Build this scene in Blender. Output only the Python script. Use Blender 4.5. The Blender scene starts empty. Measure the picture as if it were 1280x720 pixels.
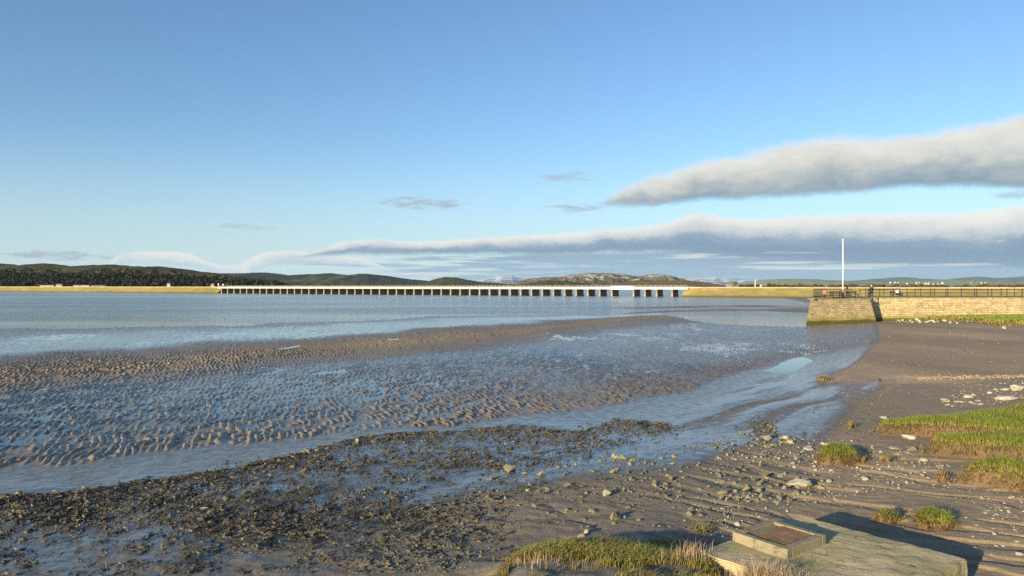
import bpy, bmesh, math, random
import numpy as np
from mathutils import Vector, Matrix
random.seed(7); RNG = np.random.default_rng(11)
R = math.radians
F = 914.0; H = 4.6; HY = 357.5           # focal length (1280 px wide frame), eye height, horizon row
C = bpy.context.scene.collection
SUN_AZ = (0.65, 0.76); SUN_EL = R(11.5)  # direction the light travels in plan, elevation
EXPO = 1.0

# ------------------------------------------------------------------ helpers
def G(px, py, z=0.0):
    Y = (H - z) * F / (py - HY); return ((px - 640) / F * Y, Y)
def hash2(ix, iy, s):
    h = (ix.astype(np.int64) * 374761393 + iy.astype(np.int64) * 668265263 + s * 2147483647) & 0xffffffff
    h = ((h ^ (h >> 13)) * 1274126177) & 0xffffffff
    h = h ^ (h >> 16)
    return (h & 0xffff) / 65535.0
def vnoise(x, y, s=0):
    x = np.asarray(x, float); y = np.asarray(y, float)
    ix = np.floor(x); iy = np.floor(y); fx = x - ix; fy = y - iy
    fx = fx * fx * fx * (fx * (fx * 6 - 15) + 10); fy = fy * fy * fy * (fy * (fy * 6 - 15) + 10)
    a = hash2(ix, iy, s); b = hash2(ix + 1, iy, s); c = hash2(ix, iy + 1, s); d = hash2(ix + 1, iy + 1, s)
    return (a * (1 - fx) + b * fx) * (1 - fy) + (c * (1 - fx) + d * fx) * fy
def fbm(x, y, o=4, s=0):
    t = 0; a = .5; n = 0
    for k in range(o):
        t = t + a * vnoise(x * 2 ** k + 17.3 * k, y * 2 ** k + 5.1 * k, s + k); n += a; a *= .5
    return t / n
def sstep(t):
    t = np.clip(t, 0, 1); return t * t * (3 - 2 * t)
def polysd(px, py, poly, ys=1.0):
    """signed distance (inside positive) to a polygon, rows stretched by ys"""
    px = np.asarray(px, float); py = np.asarray(py, float) * ys
    P = [(a, b * ys) for a, b in poly]; n = len(P)
    d = np.full(px.shape, 1e18); ins = np.zeros(px.shape, bool)
    for i in range(n):
        x0, y0 = P[i]; x1, y1 = P[(i + 1) % n]
        ex, ey = x1 - x0, y1 - y0; L = ex * ex + ey * ey + 1e-12
        t = np.clip(((px - x0) * ex + (py - y0) * ey) / L, 0, 1)
        d = np.minimum(d, (px - x0 - t * ex) ** 2 + (py - y0 - t * ey) ** 2)
        c = ((y0 > py) != (y1 > py)) & (px < (x1 - x0) * (py - y0) / ((y1 - y0) + 1e-12) + x0)
        ins ^= c
    d = np.sqrt(d); return np.where(ins, d, -d)

def props(o, label=None, cat=None, group=None, kind=None):
    if label: o['label'] = label
    if cat: o['category'] = cat
    if group: o['group'] = group
    if kind: o['kind'] = kind
    return o
def npmesh(name, V, faces, mat=None, smooth=False, attrs=None, uv=None):
    """faces: int array (n,3) or (n,4)"""
    V = np.asarray(V, np.float32); faces = np.asarray(faces, np.int32); k = faces.shape[1]; n = len(faces)
    me = bpy.data.meshes.new(name)
    me.vertices.add(len(V)); me.vertices.foreach_set('co', V.ravel())
    me.loops.add(n * k); me.loops.foreach_set('vertex_index', faces.ravel())
    me.polygons.add(n); me.polygons.foreach_set('loop_start', np.arange(0, n * k, k, dtype=np.int32))
    me.polygons.foreach_set('loop_total', np.full(n, k, np.int32))
    if smooth: me.polygons.foreach_set('use_smooth', np.ones(n, bool))
    me.update(calc_edges=True); me.validate(clean_customdata=False)
    for a, v in (attrs or {}).items():
        at = me.attributes.new(a, 'FLOAT', 'POINT'); at.data.foreach_set('value', np.asarray(v, np.float32).ravel())
    if uv is not None:
        l = me.uv_layers.new(name='UVMap'); l.data.foreach_set('uv', np.asarray(uv, np.float32)[faces.ravel()].ravel())
    if mat: me.materials.append(mat)
    return me
def link(name, me, parent=None, loc=None):
    o = bpy.data.objects.new(name, me); C.objects.link(o)
    if parent: o.parent = parent
    if loc is not None: o.location = loc
    return o
def empty(name, loc=(0, 0, 0), rz=0):
    o = bpy.data.objects.new(name, None); C.objects.link(o); o.location = loc; o.rotation_euler = (0, 0, rz); o.empty_display_size = .1; return o
def GZ(px, py, dz=0.0):
    z = .1
    for _ in range(6): X, Y = G(px, py, z); z = .5 * z + .5 * (gh(X, Y) + dz)
    return G(px, py, z)
class B:
    """small bmesh collector"""
    def __init__(s): s.bm = bmesh.new()
    def box(s, x0, x1, y0, y1, z0, z1, bev=0, M=None):
        vs = [s.bm.verts.new(v) for v in ((x0,y0,z0),(x1,y0,z0),(x1,y1,z0),(x0,y1,z0),(x0,y0,z1),(x1,y0,z1),(x1,y1,z1),(x0,y1,z1))]
        fs = [s.bm.faces.new([vs[i] for i in f]) for f in ((3,2,1,0),(4,5,6,7),(0,1,5,4),(1,2,6,5),(2,3,7,6),(3,0,4,7))]
        if bev:
            es = set(e for f in fs for e in f.edges)
            r = bmesh.ops.bevel(s.bm, geom=list(es), offset=bev, segments=2, affect='EDGES', profile=.6)
            vs = list(set(v for f in r['faces'] for v in f.verts) | set(v for v in vs if v.is_valid))
        if M: bmesh.ops.transform(s.bm, matrix=M, verts=[v for v in vs if v.is_valid])
        return s
    def tube(s, a, b, r, r2=None, n=8):
        a = Vector(a); b = Vector(b); r2 = r if r2 is None else r2; d = (b - a).normalized()
        u = d.orthogonal().normalized(); w = d.cross(u)
        A = [s.bm.verts.new(a + (u * math.cos(t) + w * math.sin(t)) * r) for t in [2 * math.pi * i / n for i in range(n)]]
        D = [s.bm.verts.new(b + (u * math.cos(t) + w * math.sin(t)) * r2) for t in [2 * math.pi * i / n for i in range(n)]]
        for i in range(n): s.bm.faces.new((A[i], A[(i + 1) % n], D[(i + 1) % n], D[i]))
        s.bm.faces.new(A[::-1]); s.bm.faces.new(D); return s
    def ball(s, c, r, sub=2, sc=(1, 1, 1)):
        v = bmesh.ops.create_icosphere(s.bm, subdivisions=sub, radius=r)['verts']
        for q in v: q.co = Vector((q.co.x * sc[0] + c[0], q.co.y * sc[1] + c[1], q.co.z * sc[2] + c[2]))
        return s
    def build(s, name, mat, parent=None, smooth=False, loc=None):
        bmesh.ops.recalc_face_normals(s.bm, faces=s.bm.faces[:])
        me = bpy.data.meshes.new(name); s.bm.to_mesh(me); s.bm.free(); me.materials.append(mat)
        if smooth: me.polygons.foreach_set('use_smooth', np.ones(len(me.polygons), bool))
        return link(name, me, parent, loc)

# ------------------------------------------------------------------ materials
class N:
    def __init__(s, name):
        s.m = bpy.data.materials.new(name); s.m.use_nodes = True; s.t = s.m.node_tree; s.t.nodes.clear()
        s.out = s.t.nodes.new('ShaderNodeOutputMaterial')
        s.p = s.t.nodes.new('ShaderNodeBsdfPrincipled'); s.t.links.new(s.p.outputs[0], s.out.inputs[0])
    def n(s, ty, ins=None, **kw):
        nd = s.t.nodes.new('ShaderNode' + ty)
        for k, v in kw.items(): setattr(nd, k, v)
        for k, v in (ins or {}).items(): s.put(nd.inputs[k], v)
        return nd
    def put(s, sock, v):
        if isinstance(v, bpy.types.NodeSocket): s.t.links.new(v, sock)
        elif isinstance(v, (tuple, list)) and sock.type == 'RGBA' and len(v) == 3: sock.default_value = (*v, 1)
        else: sock.default_value = v
    def attr(s, a): return s.n('Attribute', attribute_name=a).outputs['Fac']
    def pos(s): return s.n('NewGeometry').outputs['Position']
    def obj(s): return s.n('TexCoord').outputs['Object']
    def rnd(s): return s.n('ObjectInfo').outputs['Random']
    def scale(s, v, k): return s.n('Mapping', {'Vector': v, 'Scale': k if isinstance(k, (tuple, list)) else (k, k, k)}).outputs[0]
    def noise(s, v, sc, det=4, rough=.55, dist=0): return s.n('TexNoise', {'Vector': v, 'Scale': sc, 'Detail': det, 'Roughness': rough, 'Distortion': dist}).outputs['Fac']
    def math(s, op, a, b=0.0, cl=False):
        nd = s.n('Math', operation=op, use_clamp=cl); s.put(nd.inputs[0], a); s.put(nd.inputs[1], b); return nd.outputs[0]
    def rng(s, v, a, b, c=0.0, d=1.0): return s.n('MapRange', {'Value': v, 'From Min': a, 'From Max': b, 'To Min': c, 'To Max': d}, interpolation_type='SMOOTHSTEP').outputs[0]
    def mix(s, f, a, b, mode='MIX'):
        nd = s.n('Mix', data_type='RGBA', blend_type=mode, clamp_factor=True)
        s.put(nd.inputs[0], f); s.put(nd.inputs[6], a); s.put(nd.inputs[7], b); return nd.outputs[2]
    def ramp(s, f, stops):
        nd = s.n('ValToRGB'); s.put(nd.inputs[0], f); e = nd.color_ramp.elements
        while len(e) < len(stops): e.new(.5)
        for i, (p, c) in enumerate(stops): e[i].position = p; e[i].color = (*c, 1)
        return nd.outputs[0]
    def bump(s, h, st=.5, dist=.02, nrm=None):
        nd = s.n('Bump', {'Height': h, 'Strength': st, 'Distance': dist})
        if nrm: s.put(nd.inputs['Normal'], nrm)
        return nd.outputs[0]
    def fin(s, col, rough=.9, nrm=None, spec=.3, **kw):
        s.put(s.p.inputs['Base Color'], col); s.put(s.p.inputs['Roughness'], rough); s.p.inputs['Specular IOR Level'].default_value = spec
        if nrm: s.put(s.p.inputs['Normal'], nrm)
        for k, v in kw.items(): s.put(s.p.inputs[k.replace('_', ' ')], v)
        return s.m

def mat_mud():
    m = N('mud'); P = m.pos(); wet = m.attr('wet'); tan = m.attr('tan'); weed = m.attr('weed')
    n1 = m.noise(P, .35, 5); n2 = m.noise(P, 3.0, 6, .65); n3 = m.noise(P, 22.0, 4, .7); nf = m.noise(m.scale(P, (1, .35, 1)), .12, 5, .6)
    grey = m.ramp(m.math('ADD', m.math('MULTIPLY', n2, .6), m.math('MULTIPLY', n3, .4)), [(.3, (.115, .104, .078)), (.7, (.225, .200, .150))])
    tn = m.ramp(m.math('ADD', m.math('MULTIPLY', n2, .4), m.math('MULTIPLY', nf, .6)), [(.32, (.24, .165, .09)), (.5, (.38, .26, .14)), (.66, (.58, .39, .21))])
    col = m.mix(m.math('ADD', tan, m.math('MULTIPLY', m.math('SUBTRACT', n1, .5), .5), True), grey, tn)
    wd = m.ramp(n3, [(.35, (.05, .045, .032)), (.7, (.12, .10, .07))])
    col = m.mix(m.math('MULTIPLY', weed, m.rng(n2, .38, .6)), col, wd)
    wn = m.math('ADD', wet, m.math('MULTIPLY', m.math('SUBTRACT', n2, .5), .7), True)
    col = m.mix(m.math('MULTIPLY', wn, .45), col, (.055, .05, .045))
    rough = m.rng(wn, .1, .95, .85, .20)
    h = m.math('ADD', m.math('MULTIPLY', n2, .7), m.math('MULTIPLY', n3, .3))
    b = m.bump(h, m.rng(wn, 0, 1, .9, .28), .08)
    return m.fin(col, rough, b, spec=.5, Coat_Weight=m.rng(wn, .6, 1.0, 0, .45), Coat_Roughness=.14)
def mat_water():
    m = N('water'); P = m.pos(); 
    n1 = m.noise(m.scale(P, (.55, 1.6, 1)), 1.3, 4, .6); n2 = m.noise(m.scale(P, (.5, 1.0, 1)), .16, 3, .5)
    calm = m.noise(m.scale(P, (.25, 1, 1)), .05, 3, .5)
    sep = m.n('SeparateXYZ', {0: P}); far = m.rng(sep.outputs[1], 60, 150)
    st = m.math('MULTIPLY', m.rng(calm, .35, .6, .35, 1.0), m.math('ADD', m.math('MULTIPLY', far, .96), .04))
    b = m.bump(m.math('ADD', n1, n2), st, .19)
    return m.fin((.045, .06, .07), m.math('ADD', m.math('MULTIPLY', far, .10), .05), b, spec=.5, IOR=1.33)
def mat_grass(name, a, b, c, d=None):
    """a tip, b base (dry), c random variety"""
    m = N(name); t = m.attr('tip'); r = m.attr('rnd'); n = m.noise(m.pos(), 1.1, 4, .6)
    tip = m.mix(m.rng(r, .2, .9), a, c); base = b
    col = m.mix(m.rng(m.math('ADD', t, m.math('MULTIPLY', m.math('SUBTRACT', n, .5), .8)), .0, .55), base, tip)
    if d: col = m.mix(m.math('MULTIPLY', m.rng(m.noise(m.pos(), .9, 3), .5, .66), .75), col, d)
    return m.fin(col, .65, spec=.25)
def mat_rock(name, a, b, moss, mossamt):
    m = N(name); O = m.obj(); r = m.rnd(); n = m.noise(O, 3.0, 5, .65); n2 = m.noise(O, 14, 4, .7)
    P = m.pos(); big = m.noise(P, 2.2, 3)
    col = m.mix(m.math('ADD', m.math('MULTIPLY', n, .7), m.math('MULTIPLY', r, .3)), a, b)
    col = m.mix(m.math('MULTIPLY', m.rng(m.math('ADD', m.math('MULTIPLY', big, .5), m.math('MULTIPLY', r, .5)), .45 - mossamt * .3, .7 - mossamt * .2), mossamt), col, moss)
    col = m.mix(m.rng(n2, .45, .75, 0, .35), col, (.06, .055, .045))
    return m.fin(col, .85, m.bump(n2, .6, .03), spec=.3)
def mat_simple(name, col, rough=.6, var=.25, sc=20, metal=0):
    m = N(name); n = m.noise(m.obj(), sc, 4); k = tuple(x * (1 - var) for x in col)
    return m.fin(m.mix(n, col, k), rough, m.bump(n, .2, .01), spec=.4, Metallic=metal)
def mat_concrete(name, a, b, moss=(.16, .16, .07), mo=.7):
    m = N(name); O = m.obj(); n = m.noise(O, 1.4, 6, .65); n2 = m.noise(O, 30, 5, .7); n3 = m.noise(O, 4, 7, .7, .8); n4 = m.noise(O, .6, 4, .6, 1.2)
    col = m.mix(m.rng(n, .3, .7), a, b); col = m.mix(m.math('MULTIPLY', m.rng(m.noise(m.scale(O, (1, 1, .4)), .8, 5, .6), .42, .62), mo), col, moss)
    col = m.mix(m.rng(n4, .5, .62, 0, .6), col, a); col = m.mix(m.rng(n3, .55, .68, 0, .7), col, (.09, .08, .055)); col = m.mix(m.rng(n2, .5, .75, 0, .3), col, (.55, .52, .42))
    return m.fin(col, .9, m.bump(m.math('ADD', m.math('MULTIPLY', n2, .6), n3), .8, .04), spec=.25)
def mat_wall():
    m = N('quay_stone'); uv = m.n('TexCoord').outputs['UV']; z = m.n('SeparateXYZ', {0: m.pos()}).outputs[2]
    n = m.noise(m.pos(), .8, 5, .65); n2 = m.noise(m.pos(), 6, 5, .65)
    w = m.n('VectorMath', {0: uv, 1: m.n('Combine' + 'XYZ', {0: m.math('MULTIPLY', n2, .22), 1: m.math('MULTIPLY', n2, .10)}).outputs[0]}, operation='ADD').outputs[0]
    br = m.n('TexBrick', {'Vector': w, 'Color1': (.66, .50, .25), 'Color2': (.33, .255, .125), 'Mortar': (.22, .165, .10), 'Scale': 1.0, 'Mortar Size': .014, 'Mortar Smooth': .3, 'Bias': -.1, 'Brick Width': .70, 'Row Height': .235}, offset=.43, squash=.62, squash_frequency=3)
    col = m.mix(m.rng(n, .35, .7, 0, .5), br.outputs[0], (.44, .35, .20)); col = m.mix(m.rng(m.noise(m.pos(), 2.2, 5, .7), .5, .66, 0, .75), col, (.24, .185, .10)); col = m.mix(m.rng(n2, .52, .72, 0, .7), col, (.72, .60, .38))
    col = m.mix(m.rng(m.math('ADD', z, m.math('MULTIPLY', n, -1.3)), .45, -.25, 0, .85), col, (.27, .25, .05))
    col = m.mix(m.rng(m.math('ADD', z, m.math('MULTIPLY', n, -.4)), .32, .12, 0, .9), col, (.09, .085, .025))
    return m.fin(col, .9, m.bump(m.math('ADD', br.outputs[1], m.math('MULTIPLY', n2, -.8)), .8, -.05), spec=.2)
def mat_hill(name, cols, sc, rock=None, rockamt=0, field=None):
    m = N(name); P = m.pos(); V = m.scale(P, (1, .6, 2.5)); n = m.noise(V, sc, 5, .65); n2 = m.noise(V, sc * 7, 5, .7)
    col = m.ramp(m.math('ADD', m.math('MULTIPLY', n, .6), m.math('MULTIPLY', n2, .4)), cols)
    if field:
        vo = m.n('TexVoronoi', {'Vector': m.scale(P, (1, .5, 4)), 'Scale': sc * 2.2}); sp = m.n('SeparateColor', {0: vo.outputs['Color']}).outputs[0]
        col = m.mix(m.math('MULTIPLY', m.rng(sp, .5, .6), m.rng(n, .45, .55)), col, field)
    if rock:
        r = m.noise(m.scale(P, (1, 1, 3.5)), sc * 4, 6, .7, .5); zz = m.attr('high')
        col = m.mix(m.math('MULTIPLY', m.rng(m.math('ADD', r, m.math('MULTIPLY', zz, .22)), .66 - rockamt, .72 - rockamt), .9), col, rock)
    return m.fin(col, 1.0, m.bump(n2, 1.0, .6 / sc * .02), spec=.05)
MUD = mat_mud(); WATER = mat_water(); WALL = mat_wall()
GRASS = mat_grass('salt_grass', (.17, .25, .028), (.38, .25, .085), (.29, .32, .045), (.19, .18, .04))
GRASSD = mat_grass('dry_edge_grass', (.40, .27, .09), (.30, .17, .07), (.26, .24, .06))
GRASSF = mat_grass('shore_grass', (.20, .21, .04), (.13, .10, .04), (.34, .28, .08), (.26, .17, .07))
REED = mat_grass('dead_reed', (.52, .38, .22), (.25, .17, .09), (.38, .24, .14))
PALE = mat_rock('pale_stone', (.40, .36, .27), (.62, .56, .43), (.22, .22, .09), .35)
OLIVE = mat_rock('olive_stone', (.22, .20, .13), (.38, .345, .235), (.17, .17, .06), .6)
DARK = mat_rock('dark_stone', (.075, .065, .045), (.15, .13, .085), (.10, .09, .03), .6)
SOIL = mat_concrete('bank_soil', (.20, .125, .065), (.14, .09, .05), (.10, .08, .04), .4)
CONC = mat_concrete('old_concrete', (.56, .45, .26), (.44, .36, .20), (.31, .29, .11), .7)
CONC2 = mat_concrete('curb_concrete', (.34, .28, .18), (.24, .20, .13), (.22, .20, .10), .4)
IRON = mat_simple('painted_iron', (.022, .03, .035), .5)
WHITE = mat_simple('white_paint', (.8, .78, .74), .4, .1)

# ------------------------------------------------------------------ the tidal flat: height, wetness, tone
XS = [-400, 0, 100, 200, 290, 430, 560, 600, 700, 800, 900, 1000, 1100, 1280, 1700]
def L(**k): return k
LAY = [  # rows of the photo crossed from far to near at the stations XS; h height above the water (m); a ripple height; w wet; t tan
 dict(y=[358.2]*15, h=-.5, a=0, w=1, t=.2),
 dict(y=[418,408,406,402,400,396,392,391,389,388,386,380,378,376,374], h=-.14, a=.0, w=1, t=.2),
 dict(y=[424,413.5,411,409,407,403,397.5,396,393,391,389,386,384,382,380], h=.012, a=.03, w=.7, t=.45),
 dict(y=[450,434,430,425,421,412,404,401,397,393.5,391,389,387,385,384], h=.004, a=.040, w=1, t=.35),
 dict(y=[474,456,449,440,434,424,412,409,402,396,393,392,390,388,387], h=.016, a=.03, w=.5, t=.5),
 dict(y=[487,471,462,452,445,434,421,418,408,398,395,394,393,392,391], h=.06, a=.04, w=.1, t=.65),
 dict(y=[500,484,474,464,457,446,431,427,413,402,398,396,395,394,393], h=.015, a=.03, w=.5, t=.6),
 dict(y=[520,502,492,482,474,458,444,440,428,414,405,400,398,397,396], h=.013, a=.047, w=.73, t=.28),
 dict(y=[575,552,543,532,523,503,486,482,468,452,436,424,412,402,400], h=.016, a=.048, w=.70, t=.3),
 dict(y=[610,583,575,563,553,535,530,526,512,496,474,444,430,420,415], h=.018, a=.05, w=.6, t=.55),
 dict(y=[616,590,581,569,558,540,534,531,518,503,482,450,436,426,420], h=.006, a=.0, w=.75, t=.15),
 dict(y=[645,618,612,600,588,556,540,540,541,534,510,466,450,440,430], h=.02, a=.0, w=.85, t=.1),
 dict(y=[690,655,650,640,630,610,600,600,590,575,545,500,480,460,445], h=.05, a=.0, w=.8, t=.1),
 dict(y=[760]*11 + [700, 640, 600, 560], h=.10, a=.0, w=.62, t=.2),
 dict(y=[1500]*15, h=.3, a=.0, w=.3, t=.3)]
WATERS = [ # polygons of standing water (rows of the photo), depth
 ([(826,391.3),(870,390),(930,390.5),(1012,391),(1012,409.5),(960,409),(900,405.5),(850,399)], .07, 5),
 ([(1006,404),(1062,403.5),(1088,410),(1099,424),(1094,440),(1074,453),(1044,464),(1012,470),(985,468),(1000,452),(1006,440),(1000,425)], .004, 10),
 ([(800,428),(860,422),(935,424),(965,436),(930,447),(840,446)], .004, 30),
 ([(955,466),(978,456),(1003,449),(1015,453),(1000,461),(982,467)], .05, 4),
 ([(860,372),(1005,373),(1040,377),(1000,382),(860,380)], .10, 3),
 ([(606,428),(690,413),(702,413),(640,424.5)], .004, 2),
 ([(500,520),(560,503),(640,488),(650,494),(600,508),(560,520),(500,530),(430,536),(400,530)], .004, 12),
 ([(395,470),(430,467),(432,471),(400,473)], .06, 3), ([(343,437),(372,433.5),(374,436),(346,439)], .08, 2),
 ([(482,423.5),(497,422),(497,424),(484,425)], .08, 2),
 ([(1100,474),(1130,472),(1150,475),(1140,478),(1100,478)], .03, 3),
 ([(1165,413),(1240,412),(1282,413),(1240,415),(1165,415)], .03, 2)]
BARS = [([(780,391),(830,388),(905,385),(1012,386.5),(1012,390),(900,389.6),(840,390),(800,392.5)], .06, 2.5),
 ([(690,386),(860,381),(960,381),(1012,383),(1012,384.5),(900,383.5),(800,385)], .03, 2),
 ([(955,370.5),(1010,369),(1300,371),(1300,385),(1040,384),(1006,378),(985,374)], .15, 3)]
WETS = [ # soft wet sheen zones
 ([(840,540),(900,505),(960,480),(1040,465),(1110,476),(1120,484),(1050,505),(980,530),(930,560),(840,568),(700,592),(560,612),(560,590),(700,560)], .85, 24),
 ([(-60,640),(120,643),(140,660),(90,700),(-60,715)], 1.0, 12),
 ([(540,592),(640,585),(760,565),(860,540),(930,560),(800,580),(690,600),(600,612),(545,605)], 1.2, 8),
 ([(150,600),(200,596),(290,582),(330,572),(400,556),(380,566),(280,590),(180,608)], 1.2, 5)]
TANS = [([(1010,478),(1060,462),(1100,430),(1095,405),(1290,405),(1900,405),(1900,500),(1290,492),(1150,484),(1090,482)], 1.0, 12),
 ([(1040,478),(1290,486),(1900,560),(1900,1400),(1000,760),(980,640),(1020,560),(1060,510)], .6, 40),
 ([(470,660),(600,620),(720,604),(860,590),(930,560),(1010,560),(1010,900),(300,900)], .3, 30)]
WEEDZ = [(-60,626),(0,622),(60,618),(115,614),(197,600),(240,594),(282,588),(330,577),(377,565),(425,553),(449,546),(500,541),(564,539),(640,531),(728,540),(766,524),(830,529),(840,538),(770,556),(740,572),(640,584),(560,596),(525,620),(520,645),(440,668),(330,672),(250,655),(130,650),(60,645),(-60,645)]
def lay_interp(px, py, with_w=True):
    n = len(LAY); ys = [np.interp(px, XS, l['y']) for l in LAY]
    out = {k: np.zeros(px.shape) for k in 'hawt'}
    for i in range(n - 1):
        a, b = LAY[i], LAY[i + 1]; m = (py >= ys[i]) & (py < ys[i + 1])
        t = sstep((py - ys[i]) / np.maximum(ys[i + 1] - ys[i], .01))
        for k in 'hawt': out[k] = np.where(m, a[k] * (1 - t) + b[k] * t, out[k])
    m = py < ys[0]
    for k in 'hawt': out[k] = np.where(m, LAY[0][k], out[k])
    return out
VD = np.array([.8635, -.5043]); VN = np.array([-.5043, -.8635]); V0 = np.array([-186.7, 478.0]); VL = 303.7
MOUND = [(-.8, 6), (4.3, 6), (4.6, 8.9), (3.3, 10.9), (2.5, 11.3), (1.0, 11.9), (0, 11.3)]
def land(X, Y):
    X = np.asarray(X, float); Y = np.maximum(np.asarray(Y, float), 1.0)
    px = 640 + F * X / Y; py = HY + H * F / Y
    wig = (fbm(X / (Y * .10), np.log(Y) * 6, 3, 40) - .5)
    py2 = py + wig * np.clip((py - 362) * .16, 0, 14)
    q = lay_interp(px, py2); h = q['h'].copy(); a = q['a'].copy(); w = q['w'].copy(); t = q['t'].copy(); wd = np.zeros_like(h)
    for poly, dep, soft in WATERS:
        m = sstep(polysd(px, py2, poly, 2.0) / soft + .5); lo = dep < .005; h = h * (1 - m) + (.007 if lo else -dep) * m; a = a * (1 - m * (.1 if lo else .8))
    for poly, hh, soft in BARS:
        m = sstep(polysd(px, py2, poly, 3.0) / soft + .5); h = h * (1 - m) + hh * m; t = np.maximum(t, .6 * m); w = w * (1 - .6 * m)
    for poly, amt, soft in WETS:
        m = sstep(polysd(px, py2, poly, 1.6) / soft + .5); w = np.maximum(w, m * amt); t = t * (1 - .8 * m)
    for poly, amt, soft in TANS:
        m = sstep(polysd(px, py2, poly, 1.6) / soft + .5); t = np.maximum(t, m * amt); w = w * (1 - m * .75)
        if poly[0] == (1010, 478): h = h + .07 * m; a = a * (1 - m)
    wd = sstep(polysd(px, py2, WEEDZ, 1.8) / 10 + .5)
    # right-hand beach climbs toward the bank and the quay
    rb = sstep((px - 1000 - (py - 400) * .1) / 330) * sstep((py - 386) / 16)
    h = h + rb * .28 * (1 - sstep((py - 560) / 300) * .5)
    # ripples
    g1 = fbm(X / 1.3, Y / 1.6, 3, 3) - .5; g2 = fbm(X / .55 + 9, Y / .75, 2, 21) - .5
    lam = np.where(Y > 60, 1.3, .36)
    ph = (X * .42 + Y * .9) / lam + g1 * np.where(Y > 60, 3.0, 3.2) + g2 * 1.0
    def rf(l, k, sd):
        p = (X * .93 + Y * .34) / l + g1 * 2.2 * k + g2 * .7
        return (.5 + .5 * np.sin(p * 2 * np.pi)) * (.10 + 1.5 * sstep((fbm(X / (l * 1.1) + 3, Y / (l * 2.1), 2, sd) - .32) / .34))
    fb = sstep((Y - 42) / 30); rip = rf(.225, 1, 62) * (1 - fb) + rf(.75, .6, 64) * fb
    patch = .50 + .50 * sstep((fbm(X / 2.4, Y / 5.0, 3, 8) - .30) / .34)
    h = h + a * (rip * (.15 + .95 * patch) - .28) + a * .7 * (fbm(X / 5, Y / 11, 3, 5) - .5)
    h = h + sstep((py - 415) / 40) * .02 * (fbm(X / .9, Y / 1.6, 4, 95) - .5)
    fl = sstep(polysd(px, py2, WETS[0][0], 1.6) / 30 + .6); sn = fbm((X * .74 - Y * .68) / .9 + 2 * fbm(X / 4, Y / 6, 2, 44), (X * .68 + Y * .74) / 9, 4, 45) - .5
    w = w + fl * sn * 2.0; h = h + fl * .10 * sn; t = t + fl * .5 * np.clip(-sn * 3, 0, 1)
    # rills over the near shore, run with the fall of the beach
    s_ = X * .70 + Y * .71; c_ = X * .71 - Y * .70
    nm = sstep((py - 545) / 40) * sstep((px - 780 + (py - 560) * .2) / 160)
    rl = fbm(s_ / .34 + (fbm(s_ / 1.1, c_ / 2.2, 3, 30) - .5) * 3.2, c_ / 2.6, 3, 31)
    h = h + nm * (-.034 * sstep((.47 - rl) / .05) + .03 * (rl - .5))
    lft = sstep((py - 590) / 40) * (1 - sstep((px - 780) / 160)); w = w + lft * 1.3 * (fbm(X / 1.6 + Y / 3, Y / 1.1, 4, 58) - .46)
    h = h + lft * .17 * (np.abs(fbm(X / 1.4 + Y / 2.5, Y / .9 - X / 4, 4, 50) - .5))
    h = h + sstep((py - 440) / 60) * .022 * (fbm(X / .20, Y / .20, 3, 90) - .5)
    mo = sstep(polysd(X, Y, MOUND) / 1.3 + .62); h = h + mo * (.36 + .12 * (fbm(X / .8, Y / .8, 3, 55) - .5)); t = np.maximum(t, mo * .35)
    h = h + wd * .035 * fbm(X / .25, Y / .3, 3, 70)
    # beyond the viaduct: banks and the far shore
    s = (X - V0[0]) * VD[0] + (Y - V0[1]) * VD[1]; d = -((X - V0[0]) * VN[0] + (Y - V0[1]) * VN[1])
    beh = sstep((d - 4) / 20)
    side = np.maximum(sstep((-s - 5) / 30), sstep((s - VL - 5) / 20)) * beh
    h = np.where(d > 0, np.maximum(h, -.5), h) ; h = h * (1 - side) + side * (1.4 + .5 * fbm(X / 60, Y / 60, 3, 77))
    far = sstep((Y - 950) / 150); h = h * (1 - far) + far * 1.6
    bar = sstep(1 - np.abs(d - 150 - 20 * np.sin(X / 60)) / 22); h = np.maximum(h, bar * .5 - .25) if True else h
    bar2 = sstep(1 - np.abs(Y - 340 - X * .08 + 12 * np.sin(X / 45)) / 22) * sstep((-X - 60) / 60) * (d < -20); h = np.where(bar2 > 0, np.maximum(h, bar2 * .25 - .13), h)
    t = np.where(beh * 1.0 > .5, .7, t)
    return h, dict(wet=np.clip(w, 0, 1.2), tan=np.clip(t, 0, 1), weed=wd)
def gh(X, Y): return float(land(np.array([X]), np.array([Y]))[0][0])

def build_ground():
    rows = np.concatenate([np.arange(358.25, 372, .4), np.arange(372, 420, .5), np.arange(420, 560, .55), np.arange(560, 745, .62), np.geomspace(746, 4200, 50)])
    Yr = (H * F / (rows - HY))[::-1]
    u = np.concatenate([np.linspace(-2.6, -.80, 50)[:-1], np.linspace(-.80, .80, 1500), np.linspace(.80, 2.6, 50)[1:]])
    U, YY = np.meshgrid(u, Yr); XX = U * YY
    h, at = land(XX.ravel(), YY.ravel())
    V = np.column_stack([XX.ravel(), YY.ravel(), h]); nr, nc = U.shape
    i = np.arange(nr * nc).reshape(nr, nc)
    Fc = np.stack([i[:-1, :-1], i[:-1, 1:], i[1:, 1:], i[1:, :-1]], -1).reshape(-1, 4)
    # plain sheet behind the viewpoint
    n0 = len(V); y0 = Yr[0]
    V = np.vstack([V, [(-3000, -3000, .1), (3000, -3000, .1), (3000, y0, .1), (-3000, y0, .1)]]); Fc = np.vstack([Fc, [[n0, n0 + 1, n0 + 2, n0 + 3]]])
    at = {k: np.append(v, [.3] * 4) for k, v in at.items()}; at['weed'][-4:] = 0
    o = link('ground', npmesh('ground', V, Fc, MUD, True, at)); props(o, kind='structure', label='tidal flat of rippled sand and grey mud')
build_ground()
nW = 60
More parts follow.
